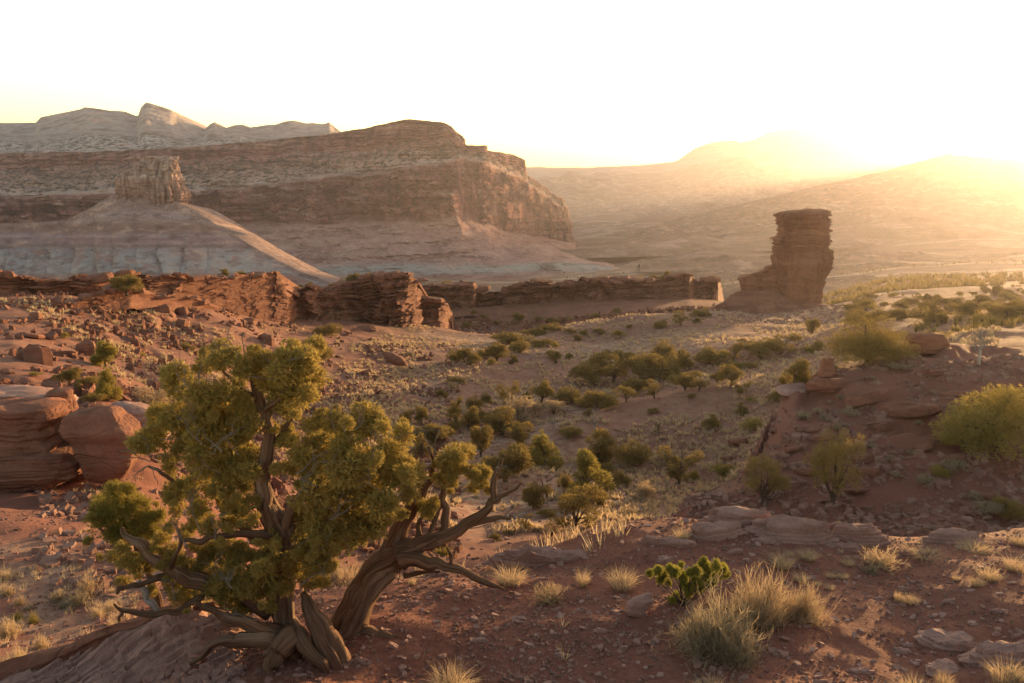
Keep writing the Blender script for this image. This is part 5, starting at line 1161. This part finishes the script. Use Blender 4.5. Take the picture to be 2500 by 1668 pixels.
# the broad juniper on the crest and the big bushes of the shaded slope
variants('broad', 'bush', M['mid'], 1, 15000, L=0.028, w=0.012, blobs=80, seed=1953)
variants('bigyellow', 'bush', M['yel'], 2, 12000, L=0.03, w=0.014, blobs=46, seed=1960)
variants('rag', 'open', M['mid'], 2, 5000, L=0.05, w=0.012, blobs=40, seed=1970)
tree(868, 363, 80, 46, 'broad', 'broad spreading juniper silhouetted on the crest of the shaded slope', None, 20, name='juniper_tree', cat='tree')
tree(1000, 452, 92, 74, 'bigyellow', 'large glowing yellow-green bush on the shaded slope by the frame edge', None, 18, name='shrub', cat='shrub')
tree(966, 452, 50, 34, 'bigyellow', 'dim yellow-green bush skirting the large glowing bush on its shaded side', None, 18, name='shrub', cat='shrub')
tree(833, 508, 42, 62, 'rag', 'ragged juniper with a straight pale trunk at the foot of the shaded slope', None, 16, name='juniper_tree', cat='tree')
tree(762, 506, 36, 48, 'rag', 'grey-limbed juniper with a forked pale trunk beside the knoll lip', None, 16, name='juniper_tree', cat='tree')
grove(T(655.4, 262.1, [(1140, 690, 60, 50, 'sagebush'), (1500, 690, 80, 45, 'sagebush'), (1570, 690, 70, 40, 'sagebush'), (955, 1010, 80, 75, 'sagebush'), (1030, 975, 60, 50, 'sagebush'), (1070, 1010, 45, 40, 'sagebush'), (1105, 1025, 40, 40, 'sagebush'), (1180, 890, 60, 50, 'sagebush'), (1235, 1000, 80, 65, 'sagebush'), (1155, 1085, 50, 55, 'sagebush'), (1200, 1060, 50, 40, 'sagebush'), (1365, 1185, 70, 40, 'sagebush'), (1625, 1230, 70, 40, 'sagebush'), (1670, 1090, 60, 40, 'sagebush'), (1920, 1340, 120, 90, 'sagebush'), (1720, 1430, 90, 80, 'sagebush'), (1820, 1390, 110, 90, 'yellow'), (1530, 1380, 70, 45, 'sagebush'), (2035, 1520, 80, 50, 'sagebush'), (2280, 1560, 60, 50, 'sagebush'), (1490, 1265, 60, 40, 'sagebush'), (1380, 750, 50, 25, 'sagebush'), (630, 1060, 160, 70, 'yellow')]),
      'on the shaded slope', 'sagebrush of the shaded slope', 'from the valley side', dmin=19)
grove(T(655.4, 262.1, [(440, 1365, 180, 80, 'yellow'), (2240, 1640, 220, 170, 'bush'), (2100, 1630, 140, 110, 'sagebush')]), 'at the foot of the shaded slope', 'shrubs at the foot of the shaded slope', 'from the valley side', dmin=17)
# trees of the sunlit plain beyond the crest
r = np.random.default_rng(77); lst = []
for i in range(86):
    x = r.uniform(852, 1030); t = r.random() ** 1.2
    y = 298 + t * 30 - (x - 860) * 0.045
    s = (0.55 + 0.8 * t) * r.uniform(0.7, 1.4)
    lst.append((x, y, 12 * s, 8.5 * s, ['round', 'bush', 'wide', 'yellow', 'bush'][r.integers(0, 5)]))
lst.sort(); PLAIN = {}
for i, (x, y, w, h, k) in enumerate(lst):
    near = 'farther' if y < 306 - (x - 860) * 0.045 + 4 else 'closer'
    PLAIN[(near, k)] = PLAIN.get((near, k), -1) + 1
    tree(x, y, w, h, k, '%s, %s in the %s bushes of the hazy plain from the tower' % (LOOK[k], ORD[PLAIN[(near, k)]], near), 'bushes of the hazy plain', 55)
# dead trees
for i, (x, y, w, h, where) in enumerate([(1250, 1000, 60, 60, 'on the rim of the grass bench above the hollow'), (1440, 1080, 70, 110, 'in the middle of the grass bench'), (1850, 1130, 60, 110, 'at the near edge of the grass bench'), (1180, 1080, 50, 100, 'beside the brown shrubs of the hollow'), (2000, 1270, 40, 100, 'behind the loose juniper near the knoll'), (1385, 610, 30, 40, 'on the slope of the far grass bench')]):
    x, y = 368.6 + x * .15687, 262.1 + y * .15687
    o, g = snag(x, y, w * .15687, h * .15687, 600 + i, 'bare dead tree ' + where); o.location = g
for i, (x, y, w, h, where, dm) in enumerate([(955, 366, 24, 34, 'leaning on the sunlit crest past the red rock block', 30), (767, 508, 26, 30, 'with pale forked limbs below the shaded slope', 16), (1280 * .15687 + 286.7, 437.5 + 645 * .15687, 12, 22, 'low on the valley floor under the drooping limb', 16), (1655 * .15687 + 286.7, 437.5 + 400 * .15687, 12, 26, 'thin and upright between two valley pinyons', 16)]):
    if i == 0: x = 978
    o, g = snag(x, y, w, h, 621 + i, 'bare dead tree ' + where, dmin=dm); o.location = g

V, F, U = px_tube([(-70, 702, 8.66 - 8.6, 26), (0, 677, .06, 22), (40, 662, .07, 19), (80, 646, .08, 17), (120, 628, .1, 15), (155, 617, .12, 13), (190, 608, .15, 9), (215, 603, .18, 4)], float(far_of(8.75)) - 0.06, 14, 0.35, 88)
obj('slab_edge', V, F, M['rock'], bslab, False, U, label='dark rounded outer edge of the bedrock sheet')
# ------------------------------------------------------------------ grass tufts and brush on the knoll
TUF = []
for i in range(6):
    V, F = tuft_mesh('t', 3000 + i, None, n=420, spread=[.6, .8, 1.0, .7, .9, 1.2][i], wid=0.014, curve=0.7, hvar=(0.3, 1.0), base=0.3)
    TUF.append(mesh('grass_tuft', V, F, M['straw'], smooth=False))
DOM = []
for i in range(4):
    V, F = brush_mesh('b', 3100 + i, None, n=1300, wid=0.014)
    DOM.append((mesh('dry_brush', V, F, M['brush'], smooth=False), mesh('dry_brush', V, F, M['sage'], smooth=False), mesh('dry_brush', V, F, M['yel'], smooth=False), mesh('dry_brush', V, F, M['straw'], smooth=False)))
BIG = []
for i in range(3):
    V, F = brush_mesh('b', 3200 + i, None, n=4200, wid=0.0075)
    BIG.append((mesh('dry_brush', V, F, M['brush'], smooth=False), mesh('dry_brush', V, F, M['sage'], smooth=False)))
def plant(me, name, px, py, wpx, hpx, label, cat, group=None, seed=0, dmin=5.0, wide=1.0):
    g = ground_at(px, py, dmin); d = g[1] * CP - g[2] * SP
    w, h = wpx * d / FPX, hpx * d / FPX * 1.1
    r = np.random.default_rng(int(px * 7 + py * 3) + seed)
    return put(name, me, None, g - np.array([0, 0, 0.02 * h]), (0, 0, r.uniform(0, 6.28)), (w * wide, w * wide, h), label=label, cat=cat, group=group)
def tuft(px, py, w, h, label, v=0, group=None, dmin=5.0): return plant(TUF[v % 6], 'grass_tuft', px, py, w, h * 0.85, label, 'grass tuft', group, v, dmin, 0.75)
def dome(px, py, w, h, label, v=0, mat=0, group=None, dmin=5.0, name='dry_shrub'): return plant(DOM[v % 4][mat], name, px, py, w, h, label, 'shrub', group, v, dmin)
# the big dry bush, four overlapping plants, and their small neighbours
plant(BIG[0][1], 'dry_shrub', 716, 648, 112, 74, 'largest tangle of grey dry brush in front of the yellow-green bush', 'shrub')
plant(BIG[1][0], 'dry_shrub', 757, 622, 90, 66, 'tall tan dry brush rising behind the largest grey tangle', 'shrub')
plant(BIG[2][0], 'dry_shrub', 802, 619, 62, 46, 'rounded rust-tinted dry brush at the sunny end of the tangle', 'shrub')
plant(BIG[1][1], 'dry_shrub', 737, 661, 56, 44, 'low grey-green brush on the camera side of the largest tangle', 'shrub')
G1 = 'dry tufts on the knoll'
dome(552, 602, 48, 24, 'rounded tan tuft alone on the gravel beyond the drooping limb', 0)
tuft(622, 589, 38, 30, 'upright straw tuft between the tan round tuft and the red stone', 1)
tuft(510, 583, 40, 26, 'straw tuft growing at the tip of the drooping dead limb', 4)
tuft(583, 588, 16, 30, 'thin wispy tuft beside the rounded tan tuft', 2)
tuft(451, 692, 56, 36, 'straw tuft cut by the bottom edge under the leaning trunk', 3)
tuft(412, 586, 10, 14, 'small tuft in front of the arching trunk', 1)
tuft(350, 585, 50, 34, 'blond grass clump behind the leaning trunk', 2); tuft(334, 580, 26, 26, 'blond grass wisp behind the gap between both junipers', 0)
dome(443, 556, 28, 12, 'low greenish tuft under the arch of dead limbs', 1, 2)
dome(880, 566, 56, 24, 'big straw dome on the sunny part of the knoll', 2, 3); dome(870, 572, 24, 10, 'pale low tuft at the foot of the big straw dome', 0, 1)
tuft(974, 551, 36, 14, 'glowing tuft near the sunlit lip slab', 5); tuft(925, 557, 40, 9, 'string of low straw between big dome and lip slab', 5)
tuft(988, 580, 26, 22, 'sunlit straw row near the frame edge, lower part', 5); tuft(976, 586, 18, 16, 'sunlit straw row near the frame edge, tip', 2)
tuft(1014, 572, 28, 22, 'sunlit straw row near the frame edge, upper part', 4); tuft(909, 603, 22, 13, 'bright lone tuft in the middle of the gravel', 4)
tuft(897, 602, 8, 18, 'thin stalk beside the bright lone tuft', 0); tuft(682, 540, 20, 20, 'thin grass clump on the lip under the topmost slab', 1)
tuft(783, 568, 30, 22, 'straw tuft at the back of the dry brush tangle', 4); tuft(801, 582, 18, 14, 'low straw beside the dry brush tangle', 5)
tuft(831, 578, 12, 9, 'tiny tuft past the tangle, first of a row', 4); tuft(843, 579, 12, 9, 'tiny tuft past the tangle, second of a row', 5); tuft(829, 590, 12, 9, 'tiny tuft below the row past the tangle', 4); tuft(818, 586, 9, 8, 'tiny tuft close against the rust-tinted brush', 2)
tuft(955, 581, 10, 9, 'small isolated tuft before the sunlit straw row', 1); tuft(840, 554, 8, 7, 'small sprig on the upper gravel', 4); tuft(790, 556, 9, 8, 'sprig near the lip above the dry brush', 2); tuft(808, 560, 26, 14, 'faint straw patch behind the rust-tinted brush', 4)
dome(1016, 690, 56, 36, 'pale grassy mound at the bottom corner below the thick sunlit slab', 1, 1); tuft(1005, 690, 40, 46, 'tall stalks over the pale grassy mound', 0)
tuft(914, 695, 44, 26, 'straw fringe at the bottom edge below the tilted plate', 5); tuft(944, 692, 20, 34, 'tall stalks beside the straw fringe', 1); tuft(712, 696, 40, 28, 'grey grass cut by the bottom edge below the tangle', 2)
tuft(848, 566, 18, 9, 'faint low tuft before the big straw dome', 3); tuft(1020, 545, 24, 14, 'straw against the lip at the frame edge', 5)
tuft(112, 636, 8, 36, 'two tall pale stalks on the edge of the bedrock slab', 0); tuft(96 + 58, 640, 6, 34, 'fine stalk rooted in the cracked bedrock slab', 1)
# terrace below the bedrock slab
G2 = 'tufts on the lower terrace'
for i, (x, y, w, h, k, lab) in enumerate([(22, 668, 34, 30, 3, 'pale straw bush closest to the bedrock slab edge'), (41, 648, 22, 22, 3, 'straw ball above the pale straw bush on the terrace'), (97, 618, 22, 18, 3, 'golden ball below the grey bushes, side away from the slab'), (108, 613, 20, 17, 3, 'golden ball below the grey bushes, side toward the slab'), (78, 605, 28, 20, 1, 'larger grey rounded bush on the terrace'), (58, 602, 22, 17, 1, 'smaller grey rounded bush on the terrace'), (88, 596, 36, 32, 0, 'tall grey-green bush with stiff stems on the terrace'), (64, 608, 18, 12, 1, 'low pale tuft between the two grey rounded bushes'), (9, 636, 34, 26, 3, 'broad straw mound beside the yellow-green terrace shrub'), (33, 624, 16, 20, 2, 'taller yellow-green shrub on the terrace'), (17, 622, 18, 14, 2, 'flatter yellow-green shrub on the terrace'), (6, 580, 14, 18, 3, 'straw ball at the frame edge, upper terrace'), (8, 597, 18, 16, 0, 'brownish ball at the frame edge, mid terrace'), (20, 606, 18, 14, 0, 'brown low bush beside the smaller grey bush'), (60, 596, 14, 10, 0, 'small brown bush behind the smaller grey bush'), (28, 612, 14, 9, 1, 'small grey tuft above the yellow-green shrubs'), (2, 676, 16, 26, 3, 'straw tuft in the corner below the pale straw bush'), (112, 596, 12, 12, 3, 'small golden tuft by the tall grey-green bush')]):
    dome(x, y, w, h, lab, i, k, G2, 12)
# grass carpet of the lower terrace
def carpet(name, n, fpx, fd, hgt, seed, mat, blades=7, wid=0.03, accept=None, label=None, spread=0.6):
    """ground cover nobody could count: many small tufts in one object"""
    r = np.random.default_rng(seed)
    px = r.uniform(*fpx, n); d = np.exp(r.uniform(math.log(fd[0]), math.log(fd[1]), n))
    g = ground_pd(px, d)
    if accept is not None:
        k = accept(g, px, d, r); g = g[k]
    n = len(g); h = hgt * r.uniform(0.5, 1.3, n)
    a = r.uniform(0, 6.28, (n, blades)); le = spread * r.random((n, blades))
    dirs = unit(np.stack([np.cos(a) * le, np.sin(a) * le, np.ones_like(a)], -1))
    ft = g[:, None, :] + np.stack([np.cos(a), np.sin(a), np.full_like(a, -0.1)], -1) * (h[:, None, None] * 0.22 * r.random((n, blades, 1)))
    tip = ft + dirs * (h[:, None] * r.uniform(.5, 1, (n, blades)))[..., None]
    s = unit(np.cross(dirs, r.normal(size=(n, blades, 3)))) * (wid * 0.5 * h[:, None, None])
    V = np.stack([ft - s, ft + s, tip], 2).reshape(-1, 3)
    obj(name, V, np.arange(len(V)).reshape(-1, 3), mat, smooth=False, kind='stuff', label=label)
nz = lambda g, s, sd: fbm(g[:, 0] / s, g[:, 1] / s, 0, 3, sd)
carpet('dry_grass', 2600, (-330, 140), (13.2, 18.5), 0.17, 701, M['straw'], 9, 0.05, lambda g, px, d, r: nz(g, 1.3, 1) > 0.2, spread=0.9)
carpet('dry_grass', 17000, (350, 1000), (52, 200), 0.46, 702, M['straw'], 11, 0.34, lambda g, px, d, r: (nz(g, 9, 2) + 0.5 * nz(g, 2.5, 3) > -0.15) & ((px < 690) | (d > 66)), spread=0.9)
carpet('dry_grass', 9000, (-20, 420), (44, 170), 0.42, 703, M['straw'], 10, 0.32, lambda g, px, d, r: (nz(g, 8, 4) + 0.5 * nz(g, 2.5, 5) > -0.1) & (px > 330 - d * 3.4), spread=0.9)
carpet('dry_grass', 1200, (700, 1300), (20, 46), 0.22, 704, M['sage'], 8, 0.12, lambda g, px, d, r: nz(g, 4, 6) > 0.25, spread=0.9)
carpet('dry_grass', 260, (560, 1400), (7.5, 13.5), 0.14, 710, M['straw'], 12, 0.06, lambda g, px, d, r: (nz(g, 2, 17) > 0.1) & ((px > 1040) | (r.random(len(px)) < 0.25)), spread=1.0)
carpet('dry_grass', 700, (60, 420), (17, 45), 0.2, 708, M['straw'], 10, 0.09, lambda g, px, d, r: nz(g, 3, 16) > 0.1, spread=0.9)
carpet('dry_grass', 420, (380, 640), (12.4, 30), 0.3, 705, M['straw'], 9, 0.05, lambda g, px, d, r: nz(g, 2, 7) > 0.1)

carpet('desert_scrub', 5200, (560, 1060), (330, 1150), 2.6, 706, M['mid'], 9, 0.35, lambda g, px, d, r: (nz(g, 60, 12) + 0.6 * nz(g, 22, 13) > 0.1), spread=1.0)
carpet('desert_scrub', 900, (840, 1060), (80, 330), 1.0, 707, M['mid'], 12, 0.3, lambda g, px, d, r: nz(g, 18, 14) > 0.0, spread=1.0)

# ------------------------------------------------------------------ yellow-green bush on the gravel
yb = ground_at(684, 606); yd = float(yb[1])
ybush = empty('shrub', yb, label='bright yellow-green leafy bush behind the dry brush tangle', cat='shrub')
YCL = [clump_mesh('leaf_cluster', 3300 + i, M['bright'], n=240, spikes=5, L=0.5, w=0.10, squash=1.1, up=0.9, shell=0.2) for i in range(3)]
r = np.random.default_rng(9); tw = []
for (x, y, q) in [(651, 574, 5), (658, 571, 6), (664, 574, 6), (670, 569, 6), (676, 573, 7), (683, 577, 7), (690, 573, 6), (697, 571, 6), (703, 564, 6), (709, 569, 7), (716, 566, 7), (722, 569, 6), (725, 574, 5), (718, 577, 6), (706, 578, 7), (696, 582, 7), (686, 586, 7), (690, 593, 6), (678, 597, 6), (672, 601, 5), (668, 583, 5), (660, 580, 5), (701, 588, 6), (712, 583, 6), (682, 565, 4), (704, 560, 4)]:
    d = yd + r.uniform(-.18, .18); p = P0_(x, y, d); s = q * d / FPX
    child_at(put('leaf_cluster', YCL[r.integers(0, 3)], None, p, (r.uniform(-.3, .3), r.uniform(-.3, .3), r.uniform(0, 6.28)), (s, s, s * 1.2)), ybush)
    tw.append(tube([yb + np.array([0.02 * r.normal(), 0.02 * r.normal(), -.02]), (yb + p) / 2 + 0.03 * r.normal(size=3) + np.array([0, 0, .02]), p], [.008, .006, .003], 5, 0, 0))
V, F, U = join(tw); child_at(obj('stems', V, F, M['trunk'], None, True, U), ybush)

# ------------------------------------------------------------------ stones
def chips(name, n, fpx, fd, size, seed, mat, accept=None, flat=(0.15, 0.5), tilt=0.25, pw=2.2, surf=None):
    """loose gravel and rubble nobody could count, as one object of real flakes"""
    r = np.random.default_rng(seed)
    px = r.uniform(*fpx, n); d = np.exp(r.uniform(math.log(fd[0]), math.log(fd[1]), n))
    g = ground_pd(px, d) if surf is None else surf(px, d)
    if accept is not None: g = g[accept(g, px, d, r)]
    n = len(g); m = 6
    s = size[0] + (size[1] - size[0]) * r.random(n) ** pw
    a = (np.linspace(0, 2 * math.pi, m, endpoint=False)[None, :] + r.uniform(-.35, .35, (n, m)) + r.uniform(0, 6.28, (n, 1)))
    rad = 0.5 * s[:, None] * r.uniform(0.6, 1.1, (n, m)); asp = r.uniform(.5, 1, (n, 1)); th = (s * r.uniform(*flat, n))[:, None]
    ring = lambda f, z: np.stack([np.cos(a) * rad * f, np.sin(a) * rad * f * asp, z + 0 * a], -1)
    L = np.concatenate([ring(1.0, -0.35 * th), ring(0.85, 0.65 * th + 0.2 * th * r.uniform(-1, 1, (n, m)))], 1)
    tx, ty = r.normal(0, tilt, (2, n)); yaw = r.uniform(0, 6.28, n)
    X, Y, Z = L[..., 0], L[..., 1], L[..., 2]
    Z = Z + X * tx[:, None] + Y * ty[:, None]
    c_, s_ = np.cos(yaw)[:, None], np.sin(yaw)[:, None]
    V = np.stack([X * c_ - Y * s_, X * s_ + Y * c_, Z], -1) + g[:, None, :]
    o = (np.arange(n) * 2 * m)[:, None, None]; j = np.arange(m); j2 = (j + 1) % m
    F4 = (o + np.stack([j, j2, m + j2, m + j], -1)[None]).reshape(-1, 4)
    F3 = (o + np.array([[m, m + 1, m + 2], [m, m + 2, m + 3], [m, m + 3, m + 4], [m, m + 4, m + 5]])[None]).reshape(-1, 3)
    return obj(name, V.reshape(-1, 3), [F4, F3], mat, smooth=False, kind='stuff')
chips('gravel', 34000, (40, 1420), (6.2, 14.6), (0.015, 0.075), 801, M['chip'], lambda g, px, d, r: ~((px < 235) & (d < 9.5)) & (nz(g, 1.1, 21) + 0.6 * nz(g, 0.4, 22) + r.normal(0, .45, len(g)) > -0.25), pw=3)
chips('gravel', 1300, (230, 1420), (6.2, 14.4), (0.06, 0.15), 802, M['slab'], None, flat=(0.1, 0.3), pw=2)
chips('gravel', 3400, (-160, 240), (6.6, 9.2), (0.03, 0.22), 809, M['slab'], None, flat=(.08, .25), pw=2.5)
chips('gravel', 9000, (-400, 260), (10.5, 24), (0.03, 0.14), 803, M['chip'])
chips('rubble', 17000, (640, 1300), (16, 50), (0.06, 0.6), 804, M['chip'], lambda g, px, d, r: nz(g, 3, 8) > -0.35, tilt=0.3)
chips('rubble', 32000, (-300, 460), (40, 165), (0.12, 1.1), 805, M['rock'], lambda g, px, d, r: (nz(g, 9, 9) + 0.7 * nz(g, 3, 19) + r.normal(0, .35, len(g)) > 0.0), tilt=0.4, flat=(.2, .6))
chips('rubble', 2500, (380, 860), (45, 230), (0.1, 0.5), 806, M['chip'], None)
chips('rubble', 2600, (430, 740), (215, 285), (0.4, 2.2), 807, M['chip'], None, tilt=0.4)
def apron_surf(px, d):
    t = np.clip((d - 236) / 26, 0, 1)
    return P(px, line(AF, px) * (1 - t) + line(AM, px) * t, d)
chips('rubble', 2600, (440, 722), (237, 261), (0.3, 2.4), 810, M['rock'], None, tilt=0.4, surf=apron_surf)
chips('rubble', 5200, (40, 420), (17, 46), (0.05, 0.55), 811, M['chip'], lambda g, px, d, r: nz(g, 3, 15) > -0.4, tilt=0.35)
chips('rubble', 1200, (690, 870), (180, 230), (0.2, 1.0), 808, M['chip'], None)
# single rocks on the slope below the ledges
SL_ = [(455, 445, 90, 70, .5), (385, 440, 60, 80, .3), (220, 465, 150, 60, 0), (320, 465, 110, 50, 0), (240, 600, 180, 110, .2), (300, 590, 100, 60, .1), (470, 570, 70, 70, .5), (375, 665, 60, 55, .4), (80, 570, 70, 70, .3), (560, 560, 130, 90, .2), (40, 690, 110, 70, .4), (950, 410, 70, 40, 0), (740, 420, 40, 35, 0), (800, 400, 60, 30, 0), (1210, 440, 70, 40, .1), (1170, 400, 120, 35, 0), (880, 235, 110, 60, .6), (780, 210, 190, 45, .15), (230, 340, 110, 45, .1), (500, 320, 90, 30, .1), (980, 430, 80, 45, .2), (620, 450, 60, 30, 0), (700, 480, 50, 30, 0), (1040, 300, 110, 35, .1), (1160, 320, 80, 45, .3), (1700, 500, 110, 30, .3), (330, 800, 200, 90, 0), (350, 830, 120, 60, .1), (960, 790, 150, 60, .05), (1060, 820, 80, 60, .05), (130, 480, 70, 40, .1), (60, 480, 50, 40, .1), (150, 600, 90, 60, .2), (700, 560, 70, 40, .1), (870, 530, 60, 30, .1), (1090, 600, 60, 35, .2)]
RK = {}
WH = ['low on the slope near the layered outcrop', 'high on the slope under the slab ledge', 'midway up the slope', 'toward the promontory end of the slope']
for i, (a, b, w, h, t) in enumerate(sorted(SL_)):
    x, y = a * .15687, 262.1 + b * .15687
    where = WH[3] if x > 150 else WH[0] if y > 360 else WH[1] if y < 330 else WH[2]
    lk = 'large flat red slab' if w > 120 else 'upended angular red block' if t >= .3 else 'small flat red stone' if w < 65 else 'mid-sized tilted red slab'
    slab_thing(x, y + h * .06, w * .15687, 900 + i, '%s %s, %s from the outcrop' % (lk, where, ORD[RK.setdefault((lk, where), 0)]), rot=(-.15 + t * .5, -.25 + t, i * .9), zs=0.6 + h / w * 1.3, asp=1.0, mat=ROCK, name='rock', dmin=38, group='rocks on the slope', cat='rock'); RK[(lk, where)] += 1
# stones and ledges of the shaded slope
SH_ = [(1330, 870, 200, 50), (1100, 800, 180, 60), (1400, 830, 120, 40), (560, 1130, 150, 60), (1060, 1110, 120, 40), (740, 1160, 70, 40), (780, 1210, 110, 40), (850, 1380, 60, 40), (660, 1420, 70, 30), (900, 1180, 120, 30), (1640, 960, 240, 90), (1560, 930, 160, 60), (1750, 700, 130, 40), (1900, 830, 130, 60), (1300, 1250, 120, 40), (1200, 1180, 80, 30), (1000, 1060, 70, 30), (1450, 1060, 110, 40), (1130, 1380, 90, 50), (600, 1330, 130, 70), (480, 1240, 100, 60), (2100, 1480, 120, 50), (1900, 1240, 130, 40), (1350, 1330, 110, 40), (1250, 1450, 150, 60), (960, 1330, 100, 80), (2250, 1330, 90, 40), (1700, 1180, 100, 30), (860, 700, 0, 0)]
for i, (a, b, w, h) in enumerate(sorted(SH_)):
    if not w: continue
    x, y = 655.4 + a * .15687, 262.1 + b * .15687
    where = 'near the crest of the shaded slope' if y < 405 else 'halfway down the shaded slope' if y < 450 else 'low on the shaded slope'
    lk = 'broad flat outcrop slab' if w > 125 else 'narrow outcrop slab' if w > 95 else 'small flat outcrop stone'
    end = 'valley side' if x < 810 else 'bush side'
    slab_thing(x, y + 3, w * .15687 * 1.5, 950 + i, '%s %s, %s, %s from its end' % (lk, where, end, ORD[RK.setdefault((lk, where, end), 0)]), rot=(-.2, -.12, .3 * (i % 3) - .3), zs=0.6, asp=0.9, mat=ROCK, name='rock_slab', dmin=19, group='slabs on the shaded slope, %s %s %s' % (lk, where, end))
# single plates lying on the knoll gravel
for i, (x, y, w, lab) in enumerate([(413, 603, 24, 'pale plate on the gravel in front of the leaning trunk'), (614, 680, 8, 'small white chip near the bottom edge'), (553, 682, 9, 'small pale chip by the bottom straw'), (820, 682, 30, 'broad pale plate at the bottom edge'), (909, 645, 16, 'pale plate before the large purple-red slab'), (902, 650, 22, 'flat plate just below its pale twin'), (878, 599, 12, 'light plate below the bright lone tuft'), (905, 588, 18, 'flat plate above the bright lone tuft'), (893, 605, 12, 'thin plate touching the thin stalk'), (859, 609, 10, 'pale plate toward the dry brush'), (976, 625, 10, 'rounded pebble by the large purple-red slab'), (765, 541, 28, 'dark-edged slab in the gravel under the lip'), (842, 546, 34, 'dark-edged slab in the gravel below the humped slab'), (806, 627, 12, 'stone below the rust-tinted brush'), (775, 655, 14, 'plate beyond the low grey-green brush'), (860, 670, 26, 'plate by the tall stalks at the bottom'), (300, 676, 16, 'plate at the roots of the twisted juniper'), (480, 640, 20, 'flat stone on bare gravel below the drooping limb'), (520, 618, 14, 'flat stone beyond the bare gravel'), (600, 630, 16, 'flat stone left of the red angular stone'.replace('left of', 'beside')), (362, 660, 22, 'flat stone between both juniper bases'), (665, 560, 22, 'flat slab in the gravel above the yellow-green bush'), (735, 552, 20, 'flat slab in the gravel under the narrow lip slab'), (950, 600, 16, 'flat stone in the sunny gravel'), (1000, 612, 18, 'flat stone beside the sunlit straw row'), (560, 655, 15, 'stone in the open gravel at mid-knoll')]):
    lay_slab(x - w / 2, x + w / 2, y - w * .16, y + w * .16, 1200 + i, lab, name='flat_stone', cat='stone', thick=0.13)

r = np.random.default_rng(91); tw = []
for k in range(170):
    g = ground_pd(r.uniform(200, 1040), r.uniform(6.6, 13.5)); a = r.uniform(0, 6.28); L = r.uniform(.05, .22)
    p1 = g + np.array([math.cos(a), math.sin(a), 0]) * L * .5 + np.array([0, 0, .012]); p2 = g + np.array([math.cos(a + .4), math.sin(a + .4), 0]) * L + np.array([0, 0, .015])
    tw.append(tube([g + np.array([0, 0, .01]), p1, p2], [.005, .004, .002], 4, 0, 0, step=L / 3, cap=False))
V, F, U = join(tw); obj('fallen_twigs', V, F, M['dead'], None, True, U, kind='stuff')
# ------------------------------------------------------------------ the air
hz = bpy.data.materials.new('haze'); hz.use_nodes = True
hz.node_tree.nodes.clear()
pv = hz.node_tree.nodes.new('ShaderNodeVolumePrincipled'); ho = hz.node_tree.nodes.new('ShaderNodeOutputMaterial')
pv.inputs['Color'].default_value = (0.90, 0.80, 0.88, 1)
pv.inputs['Density'].default_value = 6.8e-5
pv.inputs['Anisotropy'].default_value = 0.74
hz.node_tree.links.new(pv.outputs[0], ho.inputs['Volume'])
x0, x1, y0, y1, z0, z1 = -13500., 17500., -300., 11800., -260., 375.
hv = np.array([(x, y, z) for z in (z0, z1) for y in (y0, y1) for x in (x0, x1)])
hf = np.array([(0, 2, 3, 1), (4, 5, 7, 6), (0, 1, 5, 4), (2, 6, 7, 3), (0, 4, 6, 2), (1, 3, 7, 5)])
obj('haze', hv, hf, hz, smooth=False, kind='stuff')
